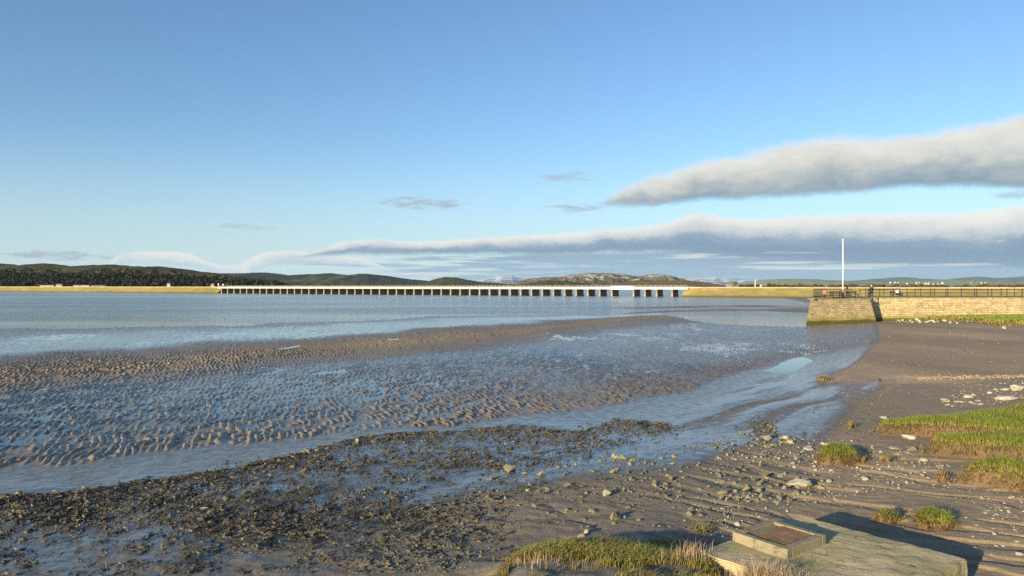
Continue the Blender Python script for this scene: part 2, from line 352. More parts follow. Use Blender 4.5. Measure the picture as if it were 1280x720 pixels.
xs = np.linspace(-1600, 1600, nW); ys = np.linspace(4, 1250, nW); X_, Y_ = np.meshgrid(xs, ys)
i = np.arange(nW * nW).reshape(nW, nW)
o = link('water', npmesh('water', np.column_stack([X_.ravel(), Y_.ravel(), np.zeros(nW * nW)]), np.stack([i[:-1, :-1], i[:-1, 1:], i[1:, 1:], i[1:, :-1]], -1).reshape(-1, 4), WATER)); props(o, kind='structure', label='shallow blue estuary water over the flats')

# ------------------------------------------------------------------ hills
def hill(name, prof, D, depth, mat, label, nz=.25, sc=1.0, seed=0, nx=260, ny=60):
    """prof: skyline rows (px, py) seen at distance D; the ridge is a solid landform depth metres deep"""
    px = np.array([p[0] for p in prof], float); hh = (HY - np.array([p[1] for p in prof], float)) / F * D + H
    x = np.linspace(px[0], px[-1], nx); X = (x - 640) / F * D; hp = np.interp(x, px, hh)
    v = np.linspace(-1, 1, ny); XX, VV = np.meshgrid(X, v); YY = D + VV * depth
    HP = np.tile(hp, (ny, 1))
    n = fbm(XX / (D * .012 * sc), YY / (D * .02 * sc), 5, seed) - .5
    gul = np.abs(fbm(XX / (D * .02 * sc), YY / (D * .08 * sc), 4, seed + 5) - .5)
    env = np.where(VV < 0, sstep(1 + VV) ** .8, sstep(1 - VV))
    Z = HP * (env + n * nz * env * (1 - env) * 3 - gul * nz * 1.2 * (1 - env) * env * 3) - 1.0 + n * HP.mean() * .10 * env
    mg = sstep(np.minimum(x - x[0], x[-1] - x) / (x[-1] - x[0]) * 12); Z = (Z + 1) * mg[None, :] - 1
    i = np.arange(nx * ny).reshape(ny, nx)
    o = link(name, npmesh(name, np.column_stack([XX.ravel(), YY.ravel(), Z.ravel()]), np.stack([i[:-1, :-1], i[:-1, 1:], i[1:, 1:], i[1:, :-1]], -1).reshape(-1, 4), mat, True, {'high': (Z / max(hp.max(), 1)).ravel()}))
    props(o, kind='structure', label=label); return o
HW = mat_hill('ridge_wood', [(.3, (.045, .045, .022)), (.5, (.085, .075, .035)), (.7, (.15, .12, .06))], .012)
HB = mat_hill('blue_hill', [(.3, (.030, .036, .036)), (.5, (.055, .058, .045)), (.72, (.13, .115, .07))], .004, field=(.12, .125, .06))
HK = mat_hill('knoll_wood', [(.3, (.04, .05, .022)), (.7, (.10, .10, .04))], .01)
HC = mat_hill('crag_hill', [(.3, (.075, .065, .035)), (.5, (.14, .115, .065)), (.7, (.20, .165, .10))], .0035, rock=(.46, .41, .34), rockamt=.02)
HR = mat_hill('autumn_wood', [(.3, (.09, .065, .03)), (.5, (.17, .12, .055)), (.7, (.26, .18, .08))], .03)
HF = mat_hill('field_hill', [(.3, (.20, .20, .13)), (.55, (.32, .30, .20)), (.7, (.46, .40, .28))], .0022, field=(.25, .32, .14))
HG = mat_hill('fell', [(.3, (.12, .13, .10)), (.7, (.2, .2, .15))], .0015)
HS = mat_hill('snow_fell', [(.3, (.10, .12, .14)), (.7, (.2, .22, .24))], .0015, rock=(.62, .64, .68), rockamt=.10)
hill('ridge_hill', [(-420,330),(-200,322),(-60,326),(0,329),(20,331),(40,331.5),(58,329),(75,331),(95,334),(108,331.5),(130,331),(150,330.5),(170,333),(195,332.5),(230,336),(262,340),(290,344),(340,350),(390,357)], 1500, 350, HW, 'brown wooded ridge behind the dark wood', seed=1)
hill('blue_hill', [(120,356),(200,346),(262,342),(300,341.5),(330,340.5),(345,341.5),(360,344),(385,343),(415,341.5),(437,344),(455,341.5),(480,344),(505,348),(530,350.5),(560,353),(600,357)], 3400, 900, HB, 'long blue-green hills beyond the viaduct', seed=2)
hill('knoll_hill', [(515,357.5),(532,353),(542,349),(556,346),(570,346.5),(585,349.5),(600,352),(625,354),(660,356.5)], 2900, 300, HK, 'small dark wooded knoll beyond the viaduct', seed=3, nz=.15)
hill('crag_hill', [(630,357.5),(648,352),(660,348.5),(680,346.5),(700,345.5),(715,343),(735,341.2),(755,341),(775,341.8),(790,344.5),(802,345),(812,342.3),(825,342.5),(840,346),(852,350),(870,352),(895,357)], 4000, 700, HC, 'brown craggy hill with pale limestone scars', seed=4, nz=.45, sc=.6)
hill('low_wood_hill', [(735,357.5),(760,355),(785,352.5),(805,350.5),(830,350),(850,350.5),(870,351.5),(885,353),(900,357.5)], 2300, 220, HR, 'low rust-brown wooded rise before the craggy hill', seed=6, nz=.2)
hill('green_wood_hill', [(640,357.5),(665,353),(685,350.5),(705,350.5),(722,352.5),(745,356),(770,357.5)], 2500, 220, HK, 'low dark green wood before the craggy hill', seed=16, nz=.2)
hill('snow_mountain', [(560,357),(595,352),(608,348),(618,346),(628,344),(640,345),(650,348),(665,351),(700,352),(780,350),(850,348),(868,346.5),(885,345.5),(905,347),(915,350),(935,352),(980,357)], 13500, 2500, HS, 'far snow-capped mountains on the horizon', seed=7, nz=.4)
hill('far_fell', [(900,356),(930,351),(1000,351),(1060,351.5),(1100,348.5),(1122,346.5),(1140,348),(1180,350),(1205,347.5),(1222,346),(1240,348),(1262,347),(1280,345.5),(1340,342),(1500,338),(1700,345)], 10500, 1800, HG, 'faint blue fells far away to the right', seed=8)
hill('field_hill', [(885,357),(920,354),(945,350.5),(962,349.2),(985,348.3),(1010,348.8),(1040,350.5),(1075,351.5),(1110,351.8),(1150,350.5),(1175,349.5),(1200,350.5),(1240,352.5),(1290,352),(1340,350),(1500,349),(1700,356)], 6500, 1100, HF, 'pale hillside of green fields across the marsh', seed=9)

# ------------------------------------------------------------------ viaduct + embankment
STONE = mat_concrete('pier_stone', (.46, .37, .25), (.30, .24, .16), (.15, .13, .07), .6)
GIRD = mat_simple('cream_girder', (.60, .59, .53), .6, .2, 1.0)
ang = math.atan2(VD[1], VD[0])
via = empty('viaduct', (V0[0], V0[1], 0), ang)   # local +x along the line, local -y toward the camera side
props(via, 'long low railway viaduct on many stone piers across the estuary', 'viaduct')
b = B(); b.box(-3, VL + 4, -3.6, 3.6, 3.05, 3.75); b.build('girder', GIRD, via)
b = B(); b.box(-3, VL + 4, -3.9, -3.605, 3.2, 4.05); b.box(-3, VL + 4, 3.605, 3.9, 3.15, 4.2); b.build('parapet', GIRD, via)
b = B(); b.box(-3, VL + 4, -3.4, 3.4, 3.753, 4.0); b.build('track_bed', mat_simple('ballast', (.25, .22, .18), .9, .4, 3), via)
b = B(); b.box(45 * 6.04 - .3, 46 * 6.04 + 4.6, -4.15, -3.902, 2.95, 4.55); b.build('main_span_plate', mat_simple('white_girder', (.8, .76, .66), .5, .1, 1), via)
b = B()
for k in range(128):
    x = k * 2.4; b.box(x - .06, x + .06, -3.85, -3.72, 4.05, 4.85)
for z in (4.55, 4.9): b.box(-2.9, VL + 3.9, -3.80, -3.76, z, z + .05)
b.build('handrail', mat_simple('pale_rail', (.6, .56, .46), .6), via)
bp = B(); bp.box(-.36, .36, -3.9, 3.9, -1.2, 2.7, .06); bp.box(-.42, .42, -4.05, 4.05, 2.7, 3.05); bp.box(-.5, .5, -4.2, 4.2, -1.2, .3, .06)
pier0 = bp.build('pier', STONE, via)
spots = [i * 6.04 for i in range(46)] + [45 * 6.04 + 10.6, 45 * 6.04 + 16.0, 45 * 6.04 + 21.5, 45 * 6.04 + 28.6]
pier0.location = (spots[0], 0, 0)
for x in spots[1:]:
    c = pier0.copy(); C.objects.link(c); c.parent = via; c.location = (x, 0, 0)
def mat_bank():
    m = N('embankment_grass'); P = m.pos(); n = m.noise(P, .15, 5, .6); n2 = m.noise(P, 1.5, 4, .65); z = m.n('SeparateXYZ', {0: P}).outputs[2]
    col = m.ramp(m.math('ADD', m.math('MULTIPLY', n, .6), m.math('MULTIPLY', n2, .4)), [(.3, (.20, .185, .055)), (.5, (.31, .245, .085)), (.7, (.42, .31, .13))])
    col = m.mix(m.rng(z, 3.55, 4.0), col, (.62, .48, .30)); col = m.mix(m.rng(m.math('ADD', z, n2), 1.5, .9), col, (.20, .19, .06)); col = m.mix(m.rng(z, .35, .1), col, (.13, .10, .07))
    return m.fin(col, .95, m.bump(n2, .8, .3), spec=.1)
BANK = mat_bank()
def embank(t0, t1, label, endcap):
    n = 300; t = np.linspace(t0, t1, n); prof = [(-13, -.5), (-10.5, .25), (-8.5, 1.3), (-6, 2.7), (-4.3, 3.75), (-3.6, 4.15), (3.6, 4.15), (8, 1.5), (14, -.5)]
    V = []; k = len(prof)
    for i_, a in enumerate(t):
        e = abs(a - endcap); s = float(sstep(np.array(e / 9.0)))
        for d_, z in prof:
            w = 1 + .12 * (vnoise(a / 7, d_ * .3, 5) - .5)
            dd = d_ * w * (.55 + .45 * s) ; zz = z if z < .3 else z * (s * .35 + .65 if abs(d_) > 4 else 1) + .5 * (float(vnoise(a / 2.5, d_, 9)) - .5) * (abs(d_) > 4)
            p = V0 + VD * a - VN * dd; V.append((p[0], p[1], zz))
    i = np.arange(n * k).reshape(n, k); Fc = np.stack([i[:-1, :-1], i[:-1, 1:], i[1:, 1:], i[1:, :-1]], -1).reshape(-1, 4)
    caps = [[i[r, 0], i[r, j], i[r, j + 1], i[r, j + 1]] for r in (0, n - 1) for j in range(1, k - 1)]
    bm = bmesh.new(); vs = [bm.verts.new(v) for v in V]
    for f in Fc: bm.faces.new([vs[q] for q in f])
    bm.faces.new([vs[q] for q in i[0]]); bm.faces.new([vs[q] for q in i[-1][::-1]])
    bmesh.ops.recalc_face_normals(bm, faces=bm.faces[:]); me = bpy.data.meshes.new('railway_embankment'); bm.to_mesh(me); bm.free(); me.materials.append(BANK)
    props(link('railway_embankment', me), label, kind='structure')
embank(-900, -1.5, 'golden grass railway embankment left of the viaduct', -1.5)
embank(VL + 1.5, VL + 330, 'golden grass railway embankment right of the viaduct', VL + 1.5)

# ------------------------------------------------------------------ foliage masses and trees
def blobs(centres, radii, per, size, seed=0):
    """leaf-clump cloud: many small tilted triangles spread through ellipsoid crowns"""
    rg = np.random.default_rng(seed); Vs = []; n = 0
    tot = len(centres) * per
    c = np.repeat(centres, per, 0); r = np.repeat(radii, per, 0)
    d = rg.normal(size=(tot, 3)); d /= np.linalg.norm(d, axis=1)[:, None]; d[:, 2] = np.where(d[:, 2] < -.35, -d[:, 2], d[:, 2])
    rad = rg.uniform(.55, 1.0, tot)[:, None]
    p = c + d * rad * r
    s = size * rg.uniform(.5, 1.4, tot)[:, None] * np.ones((1, 1))
    a = rg.normal(size=(tot, 3)); a /= np.linalg.norm(a, axis=1)[:, None]
    bb = np.cross(a, d + rg.normal(size=(tot, 3)) * .5); bb /= np.linalg.norm(bb, axis=1)[:, None] + 1e-9
    V = np.stack([p + a * s, p - a * s * .6 + bb * s * .8, p - a * s * .6 - bb * s * .8], 1).reshape(-1, 3)
    return V, np.arange(tot * 3).reshape(-1, 3)
def mat_leaf(name, a, b, c, sc=.05):
    m = N(name); n = m.noise(m.pos(), sc, 3); n2 = m.noise(m.pos(), sc * 8, 3)
    return m.fin(m.mix(m.rng(n2, .35, .65), m.mix(m.rng(n, .35, .65), a, b), c), .8, spec=.15)
WOOD = mat_leaf('shaded_evergreen_foliage', (.016, .022, .012), (.030, .032, .016), (.022, .024, .012))  # evergreen albedo kept very dark, standing in for the shadow over this wood
WOOD2 = mat_leaf('autumn_foliage', (.07, .06, .025), (.12, .09, .04), (.05, .05, .02))
BARK = mat_simple('bark', (.09, .07, .05), .9)
def wood(name, prof, D0, D1, n, mat, label, seed, rr=(7, 12)):
    rg = np.random.default_rng(seed); px = rg.uniform(prof[0][0], prof[-1][0], n); D = rg.uniform(D0, D1, n); t = (D - D0) / (D1 - D0)
    top = np.interp(px, [p[0] for p in prof], [p[1] for p in prof]); zt = (HY - top) / F * D1 + H
    X = (px - 640) / F * D; Z = zt * (.35 + .65 * t) * rg.uniform(.86, 1.05, n)
    r = rg.uniform(*rr, n); cen = np.column_stack([X, D, np.maximum(Z - r * .8, 2)])
    V, Fc = blobs(cen, np.column_stack([r, r, r * .9]), 70, 1.9, seed)
    # dark understorey body following the same slope
    o = link(name, npmesh(name, V, Fc, mat)); props(o, label, kind='stuff'); return o
wood('dense_wood', [(-420,330),(-100,336),(0,338),(60,339),(120,341),(160,340),(200,341),(250,344.5),(290,348),(320,351),(345,355)], 860, 960, 1500, WOOD, 'dark dense wood behind the left embankment', 3)
wood('autumn_wood', [(-300,333),(0,334),(60,333),(120,336),(165,333),(215,337),(262,341),(300,346),(330,352)], 1080, 1180, 500, WOOD2, 'brown bare wood on the slope above the dark wood', 5, (6, 10))
wood('shore_trees', [(300,352),(340,354),(380,354.5),(440,355),(500,355),(600,355.2),(720,355.5)], 1000, 1100, 260, WOOD2, 'low line of far shore trees behind the viaduct', 6, (3, 6))
wood('marsh_hedge', [(925,355.8),(1000,355.6),(1060,356),(1140,356.4),(1300,356)], 760, 800, 260, WOOD2, 'dark low hedge line behind the right marsh', 7, (1.2, 2.2))

def tree(px, base_py, hpx, Y, mats, label, group=None, seed=0, width=1.0):
    X = (px - 640) / F * Y; z0 = H - (base_py - HY) / F * Y; h = hpx / F * Y
    t = empty('tree', (X, Y, z0)); props(t, label, 'tree', group)
    rg = random.Random(seed); b = B(); b.tube((0, 0, -.6), (0, 0, h * .5), h * .05, h * .025)
    for k in range(5):
        a = rg.uniform(0, 6.28); b.tube((0, 0, h * rg.uniform(.25, .45)), (math.cos(a) * h * .25 * width, math.sin(a) * h * .25 * width, h * rg.uniform(.6, .8)), h * .022, h * .008)
    b.build('trunk', BARK, t)
    cen = np.array([[rg.uniform(-.25, .25) * h * width, rg.uniform(-.25, .25) * h * width, h * rg.uniform(.4, .78)] for _ in range(9)])
    V, Fc = blobs(cen, np.full((9, 3), h * .2) * [width, width, 1], 140, h * .07, seed)
    link('crown', npmesh('crown', V, Fc, mats), t)
YGLEAF = mat_leaf('yellow_green_leaf', (.16, .20, .04), (.22, .23, .05), (.12, .13, .03), .5)  # plain yellow-green leaf tones, varied by noise
tree(919, 358.2, 7, 345, YGLEAF, 'round yellow-green tree beside the hut beyond the embankment', seed=1, width=1.1)
tree(197, 357.5, 4.5, 600, WOOD2, 'isolated olive bush before the dark wood', seed=2, width=1.3)
for k, (px, hp, lb) in enumerate([(30,4,'small pale tree at the left foot of the dark wood'),(100,3,'low tan bush beside the caravans'),(260,5,'small dark tree just left of the viaduct signal hut')]):
    tree(px, 357.8, hp, 700, WOOD2, lb, seed=10 + k, width=1.2)

def house(px, py, w, h, Y, label, group, wall, roofc, rz=0):
    X = (px - 640) / F * Y; z0 = H - (py - HY) / F * Y
    e = empty('house', (X, Y, z0), rz); props(e, label, 'house', group)
    b = B(); b.box(-w/2, w/2, -w*.35, w*.35, -4, h); b.build('wall', wall, e)
    bm = bmesh.new(); rh = h * .6
    v = [bm.verts.new(p) for p in ((-w*.53,-w*.4,h+.01),(w*.53,-w*.4,h+.01),(w*.53,w*.4,h+.01),(-w*.53,w*.4,h+.01),(-w*.53,0,h+rh),(w*.53,0,h+rh))]
    for f in ((0,1,5,4),(2,3,4,5),(0,4,3),(1,2,5),(3,2,1,0)): bm.faces.new([v[q] for q in f])
    x = B(); x.bm.free(); x.bm = bm; x.build('roof', roofc, e)
    for s in (-.25, .25):
        b = B(); b.box(s*w - w*.07, s*w + w*.07, -w*.35 - .05, -w*.35 - .003, h*.35, h*.75); b.build('window', IRON, e)
WALLW = mat_simple('white_render', (.55, .53, .49), .7, .1, .2); SLATE = mat_simple('slate', (.12, .12, .13), .7, .3, .5); CREAMW = mat_simple('cream_render', (.36, .30, .21), .7, .2, .3)
rg = random.Random(4)
for k in range(26):
    px = rg.gauss(1160, 14) if k < 16 else rg.uniform(1112, 1135)
    if k >= 22: px = rg.uniform(1195, 1270)
    house(px, rg.uniform(352.8, 355.4), rg.uniform(6, 10), rg.uniform(3, 5), 5300, 'tiny white house in the village on the far hillside', 'village houses on the far hillside', WALLW, SLATE, rg.uniform(-.8, .8))
house(911, 358, 2.2, .8, 350, 'low cream hut beside the yellow-green tree', None, CREAMW, CREAMW)
house(951, 358.3, .8, 1.0, 340, 'tiny white hut right of the white lattice mast', None, WALLW, SLATE)
house(74, 357.6, 5, 1.6, 720, 'small grey gabled house left of the viaduct', None, WALLW, SLATE, .4)
house(211, 357.5, 2.6, 1.8, 650, 'small white house right of the olive bush', None, WALLW, SLATE, .2)
house(266, 357.6, 2.4, 1.3, 545, 'low pale signal hut at the left end of the viaduct', None, CREAMW, SLATE)
# caravans and mast
b = B()
t = empty('lattice_mast', ((944 - 640) / F * 350, 350, 3.6)); props(t, 'white lattice mast standing beyond the right embankment', 'mast')
for sx, sy in ((-.35, -.35), (.35, -.35), (.35, .35), (-.35, .35)): b.tube((sx * .6, sy * .6, 0), (sx * .15, sy * .15, 4.4), .045, .03, 6)
for z in np.linspace(.3, 4, 8):
    q = .21 * (1 - z / 4.4 * .75); b.tube((-q, -q, z), (q, q, z + .4), .025); b.tube((q, -q, z), (-q, q, z + .4), .025)
b.build('lattice', WHITE, t); B().box(-.26, .26, -.22, -.16, 2.4, 2.8).build('panel_antenna', WHITE, t)
for px, w, lb, mt in [(60, 14, 'leftmost low shed behind the golden embankment', CREAMW), (103, 16, 'tan roofed low shed behind the golden embankment', CREAMW), (124, 14, 'grey low shed behind the golden embankment', SLATE)]:
    Y = 760; e = empty('shed', ((px - 640) / F * Y, Y, 2.0)); props(e, lb, 'shed')
    B().box(-w/2, w/2, -2, 2, 0, 3.0).build('wall', mt, e); B().box(-w/2 - .4, w/2 + .4, -2.4, 2.4, 3.003, 3.5).build('roof', SLATE if mt is SLATE else CREAMW, e)
for px, lb in [(268.5, 'white signal post at the left end of the viaduct'), (274.5, 'shorter white signal post nearest the viaduct')]:
    Y = 492; e = empty('signal_post', ((px - 640) / F * Y, Y + 6, 4.0)); props(e, lb, 'signal')
    B().tube((0, 0, -.3), (0, 0, 2.6 if px < 270 else 1.7), .16, .12).build('post', WHITE, e); B().box(-.4, .4, -.25, .25, 1.2, 2.0, .05).build('signal_head', WHITE, e)

# ------------------------------------------------------------------ stone quay
quay = empty('stone_quay', (0, 0, 0)); props(quay, 'weathered golden stone quay with green weed along its foot', 'quay')
DZ = 3.0
base = [(50.5,110.0),(34.75,86.6),(45.8,91.6),(47.35,94.6),(70,96.5),(120,99),(120,125),(55,112)]
top = [(51.0,109.5),(35.6,87.2),(45.0,91.9),(46.3,95.2),(70,97.1),(120,99.6),(120,124.5),(55,111.5)]
V = []; UV = []; Fc = []; acc = 0
for i_ in range(5):
    b0, b1, t0, t1 = base[i_], base[i_ + 1], top[i_], top[i_ + 1]; Ls = math.hypot(b1[0] - b0[0], b1[1] - b0[1]); ns = max(2, int(Ls / .5)); nz_ = 14; n0 = len(V)
    for a in range(ns + 1):
        for c in range(nz_ + 1):
            f = a / ns; g = c / nz_; ed = min(a, ns - a, 1) * (0 < c < nz_)
            x = (b0[0] * (1 - f) + b1[0] * f) * (1 - g) + (t0[0] * (1 - f) + t1[0] * f) * g; y = (b0[1] * (1 - f) + b1[1] * f) * (1 - g) + (t0[1] * (1 - f) + t1[1] * f) * g
            z = -.4 + (DZ + .4) * g; nn = (float(vnoise(acc * 1.0 + f * Ls, z * 2.2, 4)) - .5) * .12 * ed
            V.append((x, y + nn, z)); UV.append((acc + f * Ls, z))
    for a in range(ns):
        for c in range(nz_): q = n0 + a * (nz_ + 1) + c; Fc.append((q, q + nz_ + 1, q + nz_ + 2, q + 1))
    acc += Ls
link('wall', npmesh('wall', V, Fc, WALL, False, uv=UV), quay)
bm = bmesh.new(); f = bm.faces.new([bm.verts.new((x, y, DZ)) for x, y in top]); bmesh.ops.recalc_face_normals(bm, faces=[f]); 
if f.normal.z < 0: f.normal_flip()
x = B(); x.bm.free(); x.bm = bm; dk = x.build('quay_surface', mat_concrete('quay_paving', (.33, .25, .17), (.26, .20, .14), (.2, .17, .1), .3), quay)
b = B()
for i_ in range(5):
    p0 = Vector((*top[i_], 0)); p1 = Vector((*top[i_ + 1], 0)); d = (p1 - p0); Ls = d.length; d.normalize(); a = math.atan2(d.y, d.x); n = max(1, int(Ls / 1.2)); k = 0.0
    for j in range(n):
        M = Matrix.Translation(p0 + d * (Ls * j / n)) @ Matrix.Rotation(a, 4, 'Z'); b.box(.008, Ls / n - .008, -.07, .5, DZ + .003, DZ + .11 + random.uniform(-.01, .01), .015, M)
b.build('coping', CONC2, quay)
# railing
def railing(pts, label, h=1.05, sp=2.15, rails=(1.0, .55, .12), pr=.055, group=None):
    e = empty('railing', (pts[0][0], pts[0][1], DZ)); props(e, label, 'railing', group); ox, oy = pts[0]; posts = []
    for (x0, y0), (x1, y1) in zip(pts[:-1], pts[1:]):
        n = max(1, int(round(math.hypot(x1 - x0, y1 - y0) / sp)))
        for j in range(n + 1):
            if j == 0 and posts: continue
            f = j / n; posts.append((x0 + (x1 - x0) * f - ox, y0 + (y1 - y0) * f - oy))
    b = B(); b.tube((0, 0, .0), (0, 0, h), pr, pr * .85, 8); b.ball((0, 0, h + .04), pr * 1.35, 1); b.tube((0, 0, .0), (0, 0, .14), pr * 1.8, pr * 1.5, 8)
    p0 = b.build('post', IRON, e); p0.location = (*posts[0], .1)
    for q in posts[1:]:
        c = p0.copy(); C.objects.link(c); c.parent = e; c.location = (*q, .1)
    for z in rails:
        b = B()
        for a, c in zip(posts[:-1], posts[1:]): b.tube((a[0], a[1], z + .1), (c[0], c[1], z + .1), .03, n=6)
        b.build('rail', IRON, e)
def inset(p, q, d=.25): return (p[0] + q[0], p[1] + q[1])
railing([(43.6, 91.6), (45.2, 92.3), (46.6, 95.6), (70, 97.45), (110, 99.4)], 'dark iron railing along the front edge of the stone quay')
railing([(40.4, 98.0), (44.5, 103.5), (50.5, 108.6)], 'dark railing of close bars along the far left edge of the quay', sp=.42, pr=.03)
railing([(53, 109.6), (80, 113.5), (112, 117)], 'dark iron railing along the back edge of the stone quay', sp=2.3)
# flagpole
e = empty('flagpole', ((1053.6 - 640) / F * 97.5, 97.5, DZ)); props(e, 'tall slim white pole standing on the stone quay', 'pole')
B().tube((0, 0, .75), (0, 0, 7.75), .10, .055, 12).build('pole', WHITE, e, True); B().ball((0, 0, 7.8), .09, 2).build('finial', WHITE, e, True)
B().box(-.16, -.08, -.1, .1, 0, 1.1).box(.08, .16, -.1, .1, 0, 1.1).box(-.25, .25, -.25, .25, 0, .12, .02).tube((-.18, 0, .8), (.18, 0, .8), .03).build('tabernacle', IRON, e)
# benches on the quay
def bench(x, y, rz, label):
    e = empty('bench', (x, y, DZ), rz); props(e, label, 'bench', 'benches on the quay')
    b = B()
    for k in range(4): b.box(-.85, .85, -.22 + k * .12, -.13 + k * .12, .43, .47, .005)
    b.build('seat', BENCHW, e); b = B()
    for k in range(3): b.box(-.85, .85, .26, .30, .56 + k * .13, .65 + k * .13, .005)
    b.build('backrest', BENCHW, e)
    for s in (-.7, .7):
        b = B(); b.box(s - .04, s + .04, -.22, -.14, 0, .428); b.box(s - .04, s + .04, .31, .37, 0, .92); b.box(s - .035, s + .035, -.138, .308, .36, .425); b.box(s - .04, s + .04, -.24, .3, .64, .69); b.box(s - .03, s + .03, -.23, -.17, .432, .64); b.build('leg', IRON, e)
BENCHW = mat_simple('dark_bench_wood', (.07, .05, .035), .7)
def QX(px, Y): return (px - 640) / F * Y
bench(QX(1046, 96), 96, .25, 'dark bench nearest the close-barred railing on the quay'); bench(QX(1066, 99), 99, .3, 'dark bench just right of the white pole on the quay'); bench(QX(1121, 101), 101, math.pi + .2, 'dark bench where the pale-jacketed person sits on the quay')
# life-saving housing (red), and round red sign
e = empty('lifebuoy_housing', (QX(1030.5, 96), 96, DZ)); props(e, 'red lifebuoy housing on a post at the quay end', 'lifebuoy housing'); RED = mat_simple('faded_red', (.40, .13, .10), .6)
B().box(-.06, .06, -.05, .05, 0, .5).build('post', IRON, e); B().box(-.22, .22, -.1, .12, .5, 1.1, .04).build('case', RED, e)
b = B(); bmesh.ops.create_circle(b.bm, segments=4, radius=.001)
b.bm.clear()
for k in range(20):
    a0, a1 = 2 * math.pi * k / 20, 2 * math.pi * (k + 1) / 20; b.tube((.15 * math.cos(a0), -.12, .8 + .15 * math.sin(a0)), (.15 * math.cos(a1), -.12, .8 + .15 * math.sin(a1)), .028, n=6)
b.build('ring', mat_simple('ring_white', (.75, .55, .5), .5), e)
e = empty('round_sign', (QX(1058.5, 99), 99, DZ)); props(e, 'small round red sign on a dark post by the white pole', 'sign')
B().tube((0, 0, 0), (0, 0, 1.15), .035).build('post', IRON, e); B().tube((0, -.03, 1.28), (0, .02, 1.28), .2, n=20).build('disc', RED, e)

# people
def skin_body(name, pts, edges, rad, mat, parent, sub=2):
    me = bpy.data.meshes.new(name); me.from_pydata(pts, edges, []); o = link(name, me, parent); me.materials.append(mat)
    o.modifiers.new('s', 'SKIN'); 
    for v, r in zip(me.skin_vertices[0].data, rad): v.radius = (r, r) if not isinstance(r, tuple) else r
    me.skin_vertices[0].data[0].use_root = True
    m = o.modifiers.new('ss', 'SUBSURF'); m.levels = m.render_levels = sub
    return o
SKIN = mat_simple('skin', (.55, .33, .24), .6, .1)
def person(x, y, z, rz, sit, coat, trouser, hair, label):
    e = empty('person', (x, y, z), rz); props(e, label, 'person')
    if not sit:
        pts = [(0,0,.95),(0,0,1.15),(0,0,1.38),(0,0,1.50),(0,-.01,1.62),(0,-.01,1.72), (.19,0,1.40),(.25,.02,1.12),(.22,-.10,.90),(-.19,0,1.40),(-.25,.02,1.12),(-.2,-.14,.93), (.10,0,.88),(.11,-.02,.48),(.11,.02,.08),(.11,-.14,.04),(-.10,0,.88),(-.11,.05,.48),(-.12,.1,.08),(-.12,-.06,.04)]
    else:
        pts = [(0,0,.52),(0,.0,.72),(0,-.01,.95),(0,-.02,1.06),(0,-.04,1.17),(0,-.05,1.27), (.19,0,.97),(.24,-.05,.72),(.16,-.28,.60),(-.19,0,.97),(-.24,-.05,.72),(-.14,-.28,.60), (.11,-.04,.52),(.13,-.45,.52),(.13,-.45,.1),(.13,-.6,.05),(-.11,-.04,.52),(-.13,-.45,.52),(-.13,-.42,.1),(-.13,-.57,.05)]
    ed = [(0,1),(1,2),(2,3),(3,4),(4,5),(2,6),(6,7),(7,8),(2,9),(9,10),(10,11),(0,12),(12,13),(13,14),(14,15),(0,16),(16,17),(17,18),(18,19)]
    rad = [.14,.13,.15,.06,.10,.085,.07,.05,.04,.07,.05,.04,.09,.06,.04,.04,.09,.06,.04,.04]
    skin_body('body', pts, ed, rad, SKIN, e)
    # clothing as slightly fuller shells over the same joints
    skin_body('coat', [pts[i] for i in (0,1,2,6,7,8,9,10,11)], [(0,1),(1,2),(2,3),(3,4),(4,5),(2,6),(6,7),(7,8)], [.185,.175,.18,.10,.075,.058,.10,.075,.058], coat, e)
    skin_body('trousers', [pts[i] for i in (0,12,13,14,16,17,18)], [(0,1),(1,2),(2,3),(0,4),(4,5),(5,6)], [.15,.115,.082,.062,.115,.082,.062], trouser, e)
    hz = pts[4][2] + .04; b = B(); b.ball((0, pts[4][1] + .03, hz), .125, 2, (.85, .9, 1.0)); b.build('hair', hair, e, True)
    b = B()
    for s in (-.035, .035): b.ball((s, pts[4][1] - .095, hz - .02), .014, 1)
    b.ball((0, pts[4][1] - .11, hz - .055), .018, 1); b.build('face', SKIN, e, True)
NAVY = mat_simple('navy_cloth', (.02, .028, .05), .8); PALEC = mat_simple('pale_cloth', (.62, .60, .58), .8); GREYH = mat_simple('grey_hair', (.5, .47, .43), .8); BROWNH = mat_simple('brown_hair', (.1, .07, .04), .8)
person(QX(1089.5, 98.5), 98.5, DZ, .3, False, NAVY, NAVY, GREYH, 'person in dark coat and trousers standing behind the quay railing')
person(QX(1121, 101), 100.85, DZ, math.pi + .2 - math.pi, True, PALEC, NAVY, BROWNH, 'person in pale jacket seated on a bench behind the quay railing')
for ob in C.objects:
    if ob.name.startswith('bench') and ob.get('label', '').startswith('dark bench where'): ob.rotation_euler.z = .2

